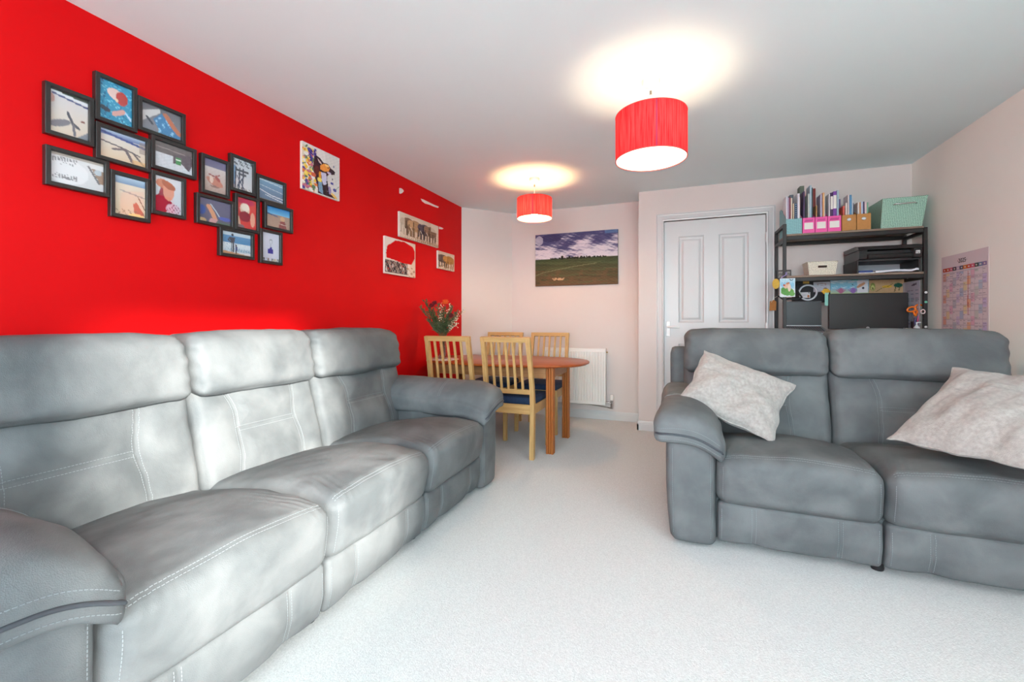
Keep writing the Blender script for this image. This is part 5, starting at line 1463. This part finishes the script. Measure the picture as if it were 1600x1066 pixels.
p = Pic(64, 26, (190, 156, 118)); p.ell(.10, .5, .07, .3, (130, 140, 74)); p.ell(.10, .56, .045, .2, (190, 196, 120)); p.ell(.10, .62, .02, .09, (70, 50, 30)); p.ell(.48, .5, .14, .10, (214, 170, 60), -.3); p.line([(.2, .85), (.35, .6), (.5, .5), (.64, .3)], .014, (110, 100, 50)); p.ell(.78, .42, .12, .16, (32, 84, 68)); p.line([(.72, .55), (.68, .9)], .014, (90, 84, 50)); p.line([(.82, .55), (.8, .8)], .014, (90, 84, 50)); p.noise(4, 9, 6)
sheet('kraft_card_sheet', 1358, 438, 1416.5, 458, PBY - .006, p, 'brown card painted with an avocado and a tree above the monitor', 'drawing', GD)
A = at_y(1335, 436.5, PBY - .008)
tag(part('clip', MB().prism([(A.x - .022, A.z - .010), (A.x + .022, A.z - .010), (A.x + .026, A.z + .014), (A.x - .026, A.z + .014)], PBY - .012, PBY - .0065, 'y'), mat('turquoise', (46, 192, 186), rough=.4)), 'turquoise clip holding the blue watercolour to the board', 'clip')
A = at_y(1259.5, 441, PBY - .006)
tag(part('clip', MB().prism([(A.x - .022, A.z - .012), (A.x + .022, A.z - .013), (A.x + .022, A.z + .011), (A.x - .022, A.z + .010)], PBY - .008, PBY - .0022, 'y'), mat('ochre', (206, 164, 76), rough=.6)), 'ochre yellow note clip above the ring lamp', 'clip')
p = Pic(20, 12, (222, 218, 220)); p.rect(0, .1, .12, .7, (176, 200, 150)); p.ell(.82, .7, .12, .24, (190, 120, 80)); p.rect(.2, .5, .6, .56, (170, 176, 190)); p.ell(.88, .15, .06, .1, (70, 70, 80))
sheet('note_card', 1249.5, 457, 1266, 465.5, PBY - .005, p, 'small white note card seen through the ring lamp', 'card', GD)
p = Pic(30, 36, (226, 236, 240)); p.rect(.04, .04, .96, .58, (150, 204, 230)); p.cloud((196, 226, 238), .2, 4, 4, (p.V < .58) & (p.V > .05), 3); p.ell(.5, .72, .42, .2, (106, 170, 92)); p.ell(.24, .6, .16, .12, (96, 158, 84)); p.ell(.80, .84, .18, .12, (120, 180, 100)); p.ell(.45, .40, .2, .12, (226, 190, 166), -.4); p.ell(.62, .5, .1, .2, (236, 214, 196)); p.ell(.28, .36, .07, .05, (190, 80, 60)); p.ell(.52, .27, .12, .05, (206, 130, 90), -.2); p.line([(.62, .05), (.75, .12), (.86, .06)], .02, (50, 60, 80)); p.rect(0, .95, 1, 1, (230, 236, 236))
sheet('painted_card', 1218.5, 435.5, 1242.5, 464, KY0 - .004, p, 'painted card of a pale animal on grass, stuck to the desk post', 'card', GD)
A = at_y(1215.5, 444, KY0 + .03)
tag(part('paper_tag', MB().prism([(A.x - .020 + .026 * math.cos(k * math.pi / 8), A.z + .042 * math.sin(k * math.pi / 8)) for k in range(16)], KY0 - .0030, KY0 - .0005, 'y'), mat('ochre_paper', (214, 172, 72), rough=.8, var=.1, vscale=60)), 'oval ochre paper tag behind the painted card', 'tag')
A = at_y(1207.5, 477, 4.20)
gt = tag(part('gift_tag', MB().prism([(A.x - .026, A.z - .047), (A.x + .024, A.z - .045), (A.x + .026, A.z + .030), (A.x + .006, A.z + .045), (A.x - .022, A.z + .032)], 4.199, 4.202, 'y'), mat('tan_card', (168, 108, 52), rough=.8, var=.1, vscale=50)), 'tan card tag on white string hung from the desk post beside the door', 'tag')
part('string', MB().tube([(A.x - .012, 4.198, A.z + .024), (A.x + .008, 4.196, A.z + .06), (KX0 + .004, 4.17, A.z + .085), (KX0 + .012, 4.08, A.z + .14)], .0016, 6), mat('white_string', (222, 218, 212), rough=.8), gt, smooth='all')
A = at_y(1225, 431, KY0 - .006)
tag(part('ribbon', MB().tube([(A.x - .022, KY0 - .008, A.z - .022), (A.x - .005, KY0 - .010, A.z - .004), (A.x + .012, KY0 - .008, A.z + .006), (A.x + .016, KY0 - .007, A.z + .030)], .0035, 8), mat('purple_ribbon', (168, 150, 206), rough=.6), smooth='all'), 'twist of lilac ribbon tied above the painted card', 'ribbon')
A = at_y(1246, 458, KY0 + .08)
pts = [(A.x - .015, KY0 + .075, A.z + .08), (A.x - .008, KY0 + .07, A.z + .03), (A.x + .010, KY0 + .07, A.z - .01), (A.x + .030, KY0 + .075, A.z - .035), (A.x + .0, KY0 + .08, A.z - .05), (A.x - .05, KY0 + .08, A.z - .045), (A.x - .10, KY0 + .085, A.z - .05), (A.x - .145, KY0 + .05, A.z - .02)]
tag(part('cable', MB().tube(pts, [.006, .007, .008, .009, .010, .008, .007, .005], 8), mat('cable_black', (24, 24, 26), rough=.5), smooth='all'), 'thick black cable looped behind the painted card', 'cable')

# ---------------------------------------------------------------- ring lamp
A = at_y(1262.3, 457.2, 4.31); s_ = at_y(1277.6, 457, 4.31).x - A.x
R = root('ring_lamp', (A.x, 4.31, ZD), 'white ring lamp on a slim stand behind the laptop', 'lamp')
rg = .75 * s_ + .01
part('ring', MB().tube([(A.x + rg * math.cos(k * math.pi / 24), 4.31, A.z + rg * math.sin(k * math.pi / 24)) for k in range(48)], s_ - rg, 12, closed=True), mat('ring_white', (206, 212, 222), rough=.4), R, smooth='all')
part('ring_trim', MB().tube([(A.x + rg * math.cos(k * math.pi / 24), 4.31 - (s_ - rg) + .002, A.z + rg * math.sin(k * math.pi / 24)) for k in range(48)], .004, 8, closed=True), mat('ring_diffuser', (236, 238, 242), rough=.5), R, smooth='all')
part('stand', MB().tube([(A.x, 4.31, A.z - s_), (A.x, 4.31, ZD + .01)], .006, 8), M_BLKM, R, smooth='all')
part('stand_base', MB().lathe((A.x, 4.31, ZD + .0003), [(.055, 0), (.055, .006), (.008, .012)], 24), M_BLKM, R, smooth=True)

# ---------------------------------------------------------------- laptop on a tilted stand, monitor
def laptop():
    yl = 4.225
    A, B = at_y(1212.5, 471.5, yl), at_y(1284, 510, yl)
    R = root('laptop', ((A.x + B.x) / 2, 4.1, ZD), 'open laptop with dark screen and pale edge on a tilted mesh stand', 'laptop')
    sil = mat('laptop_silver', (172, 172, 176), rough=.35, metal=.6); scr = mat('dark_screen', (22, 25, 30), rough=.3)
    xa, xb = max(A.x, KX0 + .028), B.x
    lid = part('lid', MB().box((xa, yl, B.z), (xb, yl + .008, A.z), .003), sil, R)
    part('screen', MB().box((xa + .004, yl - .0015, B.z + .008), (xb - .003, yl + .001, A.z - .003), .001), scr, lid)
    fz = .985; fy = 4.02
    dk = MB(); d = .012
    dk.add([(xa, fy, fz), (xb, fy, fz), (xb, yl, B.z), (xa, yl, B.z), (xa, fy, fz - d), (xb, fy, fz - d), (xb, yl, B.z - d), (xa, yl, B.z - d)], [(0, 1, 2, 3), (7, 6, 5, 4), (0, 4, 5, 1), (1, 5, 6, 2), (2, 6, 7, 3), (3, 7, 4, 0)])
    base = part('keyboard_deck', dk, sil, R)
    mk = mat('laptop_key', (84, 86, 90), rough=.6); b = MB()
    for r in range(6):
        for c in range(15):
            t0, t1 = .22 + r * .12, .22 + r * .12 + .095; u0 = xa + .015 + c * (xb - xa - .03) / 15; u1 = u0 + (xb - xa - .03) / 15 - .003
            def q(t, e): return fy + (yl - fy) * t, fz + (B.z - fz) * t + e
            vs = [(x, q(t, e)[0], q(t, e)[1]) for e in (.0, .0018) for t in (t0, t1) for x in (u0, u1)]
            b.add(vs, [(0, 2, 3, 1), (4, 5, 7, 6), (0, 1, 5, 4), (2, 6, 7, 3), (0, 4, 6, 2), (1, 3, 7, 5)])
    part('keys', b, mk, base)['kind'] = 'stuff'
    part('stand', MB().bar(((xa + xb) / 2, 4.12, ZD + .01), ((xa + xb) / 2, 4.12, (fz + B.z) / 2 - d - .002), .05, .03, up=(0, 1, 0)), M_BLKM, R)
    part('stand_foot', MB().box((xa + .06, 4.03, ZD + .0005), (xb - .06, 4.21, ZD + .012), .003), M_BLKM, R)
laptop()
def monitor():
    ym = 4.17
    A, B = at_y(1295, 459.5, ym), at_y(1419.5, 515, ym)
    R = root('monitor', ((A.x + B.x) / 2, ym, ZD), 'wide dark desktop monitor on the desk under the brown card', 'monitor')
    bez = mat('monitor_bezel', (38, 37, 38), rough=.35); scr = mat('monitor_screen', (38, 37, 37), rough=.3)
    body = part('housing', MB().box((A.x, ym, B.z), (B.x, ym + .03, A.z), .004), bez, R)
    part('screen', MB().box((A.x + .008, ym - .0012, B.z + .024), (B.x - .008, ym + .002, A.z - .010)), scr, body)
    lx = at_y(1356, 513, ym).x; lz = B.z + .011
    lg = part('logo_disc', MB().prism([(lx + .0105 * math.cos(k * math.pi / 12), lz + .0095 * math.sin(k * math.pi / 12)) for k in range(24)], ym - .0012, ym + .0005, 'y'), mat('logo_silver', (190, 190, 192), rough=.35, metal=.4), body)
    lettering('logo', 'hp', .015, Matrix.Translation((lx, ym - .0018, lz)) @ Matrix.Rotation(math.pi / 2, 4, 'X'), mat('logo_dark', (60, 58, 58), rough=.5), lg)
    part('power_light', MB().box((B.x - .030, ym - .001, B.z + .008), (B.x - .025, ym + .001, B.z + .012)), mat('led_off', (190, 190, 190), rough=.4), body)
    cx = (A.x + B.x) / 2
    part('neck', MB().box((cx - .03, ym + .031, ZD + .012), (cx + .03, ym + .05, B.z + .12), .004), bez, R)
    part('foot', MB().box((cx - .11, ym - .06, ZD + .0005), (cx + .11, ym + .13, ZD + .012), .004), bez, R)
monitor()
A = at_y(1292.5, 467, 4.185)
tag(part('mint_note', MB().box((A.x - .016, 4.186, A.z - .055), (A.x + .012, 4.188, A.z + .05)), mat('mint_paper', (150, 206, 192), rough=.8)), 'mint paper note stuck at the edge of the monitor', 'note')
A = at_y(1290.5, 455.5, 4.19)
b = MB()
for k in range(6): b.blob((A.x + .018 * math.cos(k * 1.047), 4.19, A.z + .014 * math.sin(k * 1.047)), .013, 8, 5, (1, .35, .8))
b.blob((A.x, 4.186, A.z), .012, 8, 5, (1, .5, 1))
tag(part('felt_flower', b, mat('felt_yellow', (226, 176, 60), rough=.9), smooth='all'), 'yellow felt flower above the mint note on the monitor', 'ornament')

# ---------------------------------------------------------------- right end of the desk
RZ = .988
R = root('desk_riser', (1.615, 4.17, ZD), 'small white stand at the wall end of the desk under the pen pot', 'stand')
mw2 = mat('white_board', (232, 230, 226), rough=.5)
part('top', MB().box((1.525, 3.99, RZ - .014), (1.672, 4.28, RZ), .002), mw2, R)
for x in (1.526, 1.659): part('leg_panel', MB().box((x, 3.992, ZD + .0005), (x + .012, 4.278, RZ - .014), .001), mw2, R)
yq = 4.125
A = at_y(1429, 505, yq); xq = A.x
R = root('pen_pot', (xq, yq, RZ), 'dark pot of pens beside the monitor', 'pot')
part('cup', MB().lathe((xq, yq, RZ + .0005), [(.020, 0), (.022, .002), (.022, .085), (.020, .085), (.019, .004)], 24), mat('pot_dark', (30, 24, 34), rough=.4), R, smooth=True)
for k, (c, dx, dy, L, lb) in enumerate((((60, 90, 150), .018, -.006, .150, 'blue pen'), ((186, 36, 96), .012, -.020, .125, 'magenta pen'), ((40, 36, 52), -.014, -.012, .120, 'black pen'), ((96, 30, 50), .0, .012, .130, 'maroon pen'), ((70, 64, 120), -.006, -.022, .110, 'violet pen'))):
    o = tag(part('pen', MB().tube([(xq + dx * .5, yq + dy * .5, RZ + .012), (xq + dx, yq + dy, RZ + L * .85), (xq + dx * 1.1, yq + dy * 1.1, RZ + L)], [.0045, .0045, .003], 8), mat('pen_%d' % k, c, rough=.35), smooth=True), lb + ' standing in the dark pen pot', 'pen', 'pens in the pot')
def scissors():
    y = yq - .002
    L0, R0 = at_y(1424.3, 483.5, y), at_y(1436.5, 481.5, y); piv = at_y(1430.5, 492, y)
    R = root('scissors', (xq, yq, RZ + .006), 'scissors with bright orange handles standing in the pen pot', 'scissors')
    mo = mat('orange_plastic', (236, 118, 22), rough=.35); ms = mat('blade_steel', (180, 182, 186), rough=.25, metal=1)
    for c, rx, rz_, tilt in ((L0, .026, .017, .35), (R0, .027, .026, -.5)):
        lp = []
        for k in range(24):
            a = k * 2 * math.pi / 24; x, z = rx * math.cos(a), rz_ * math.sin(a)
            lp.append((c.x + x * math.cos(tilt) - z * math.sin(tilt), y, c.z + x * math.sin(tilt) + z * math.cos(tilt)))
        h = part('handle', MB().tube(lp, .0062, 8, closed=True), mo, R, smooth='all')
        part('shank', MB().tube([(c.x + (piv.x - c.x) * .45, y, c.z + (piv.z - c.z) * .45), (piv.x, y, piv.z - .01)], .007, 8), mo, h, smooth='all')
    for s in (-1, 1): part('blade', MB().bar((piv.x, y + s * .0015, piv.z), (xq + s * .006, y + s * .0015, RZ + .012), .008, .0018, up=(0, 1, 0)), ms, R)
scissors()
yq = 4.09
A = at_y(1441.5, 505, yq); xq = min(A.x, 1.652)
R = root('pump_bottle', (xq, yq, RZ), 'clear pump bottle with white top on the white stand', 'bottle')
part('bottle', MB().lathe((xq, yq, RZ + .0005), [(.002, 0), (.018, 0), (.019, .004), (.019, .040), (.010, .050), (.008, .056)], 20), mat('soap_white', (220, 222, 224), rough=.25), R, smooth=True)
part('pump', MB().tube([(xq, yq, RZ + .056), (xq, yq, RZ + .080)], .005, 10).tube([(xq, yq, RZ + .078), (xq + .022, yq - .006, RZ + .077)], .0035, 8), mat('pump_white', (236, 236, 236), rough=.3), R, smooth='all')
yq = 4.0
for k, (c, lb) in enumerate((((186, 110, 116), 'dusty pink'), ((232, 224, 210), 'cream'), ((216, 160, 60), 'amber'), ((64, 56, 44), 'dark brown'), ((226, 218, 196), 'ivory'))):
    x = at_y(1418, 512, yq).x + k * .0135
    b = MB(); b.mi = 0; b.box((x, yq, RZ + .0005), (x + .0125, yq + .07, RZ + .032 + .003 * (k % 2)), .0008); 
    tag(part('notebook', b, mat('mini_book_%d' % k, c, rough=.6)), lb + ' pocket notebook standing on the white stand by the monitor', 'book', 'pocket notebooks by the monitor')
# planner sheet hung inside the side frame of the shelves
def side_chart():
    x = KX1 - .030; y0, y1 = 4.352, 4.09; zt, zb = Z2 - .06, 1.0
    R = root('hanging_chart', (x, (y0 + y1) / 2, zb), 'narrow pale printed chart hung inside the right end of the desk frame', 'chart')
    part('sheet', MB().box((x + .0006, y1, zb), (x + .0016, y0, zt)), mat('paper', (226, 214, 214), rough=.8), R)
    p = Pic(30, 70, (196, 198, 212)); p.rect(0, 0, .16, 1, (216, 220, 230))
    q = np.random.RandomState(6)
    for r_ in range(5):
        for c in range(3):
            for k in range(3): p.rect(.25 + c * .25, .18 + r_ * .15 + k * .035, .25 + c * .25 + q.uniform(.1, .2), .193 + r_ * .15 + k * .035, [(120, 124, 160), (140, 130, 150), (110, 140, 160)][q.randint(3)])
    p.line([(.55, .08), (.8, .06)], .018, (90, 84, 104))
    picture('print', p, (x, y0, zt), Vector((0, y1 - y0, 0)), EZ * (zt - zb), R)
side_chart()
for u, v, c, lb in ((1443.5, 457, (226, 224, 222), 'small white magnet high on the desk post by the right wall'), (1448.5, 472, (120, 196, 166), 'small mint green magnet on the desk post by the right wall'), (1449, 511, (214, 212, 210), 'small white magnet low on the desk post by the right wall')):
    A = at_y(1447, v, KY0 - .004); xx = KX1 - .012
    tag(part('magnet', MB().lathe((0, 0, 0), [(.0085, 0), (.0085, .004), (.006, .0055)], 14), mat('magnet_%d' % c[0], c, rough=.4), smooth=True), lb, 'magnet', 'magnets on the desk post')
    o = bpy.data.objects[-1] if False else None
    mg_ = [q for q in COL.objects if q.name.startswith('magnet')][-1]
    mg_.rotation_euler = (math.pi / 2, 0, 0); mg_.location = (xx, KY0 - .0003, A.z)
A = at_y(1445, 487, KY0 - .003)
tag(part('key_ring', MB().tube([(KX1 - .030 + .012 * math.cos(k * math.pi / 10), KY0 - .004, A.z + .015 * math.sin(k * math.pi / 10)) for k in range(20)], .0036, 8, closed=True), mat('ring_pale', (228, 206, 204), rough=.4), smooth='all'), 'pale pink ring hooked on the desk post by the right wall', 'ring')
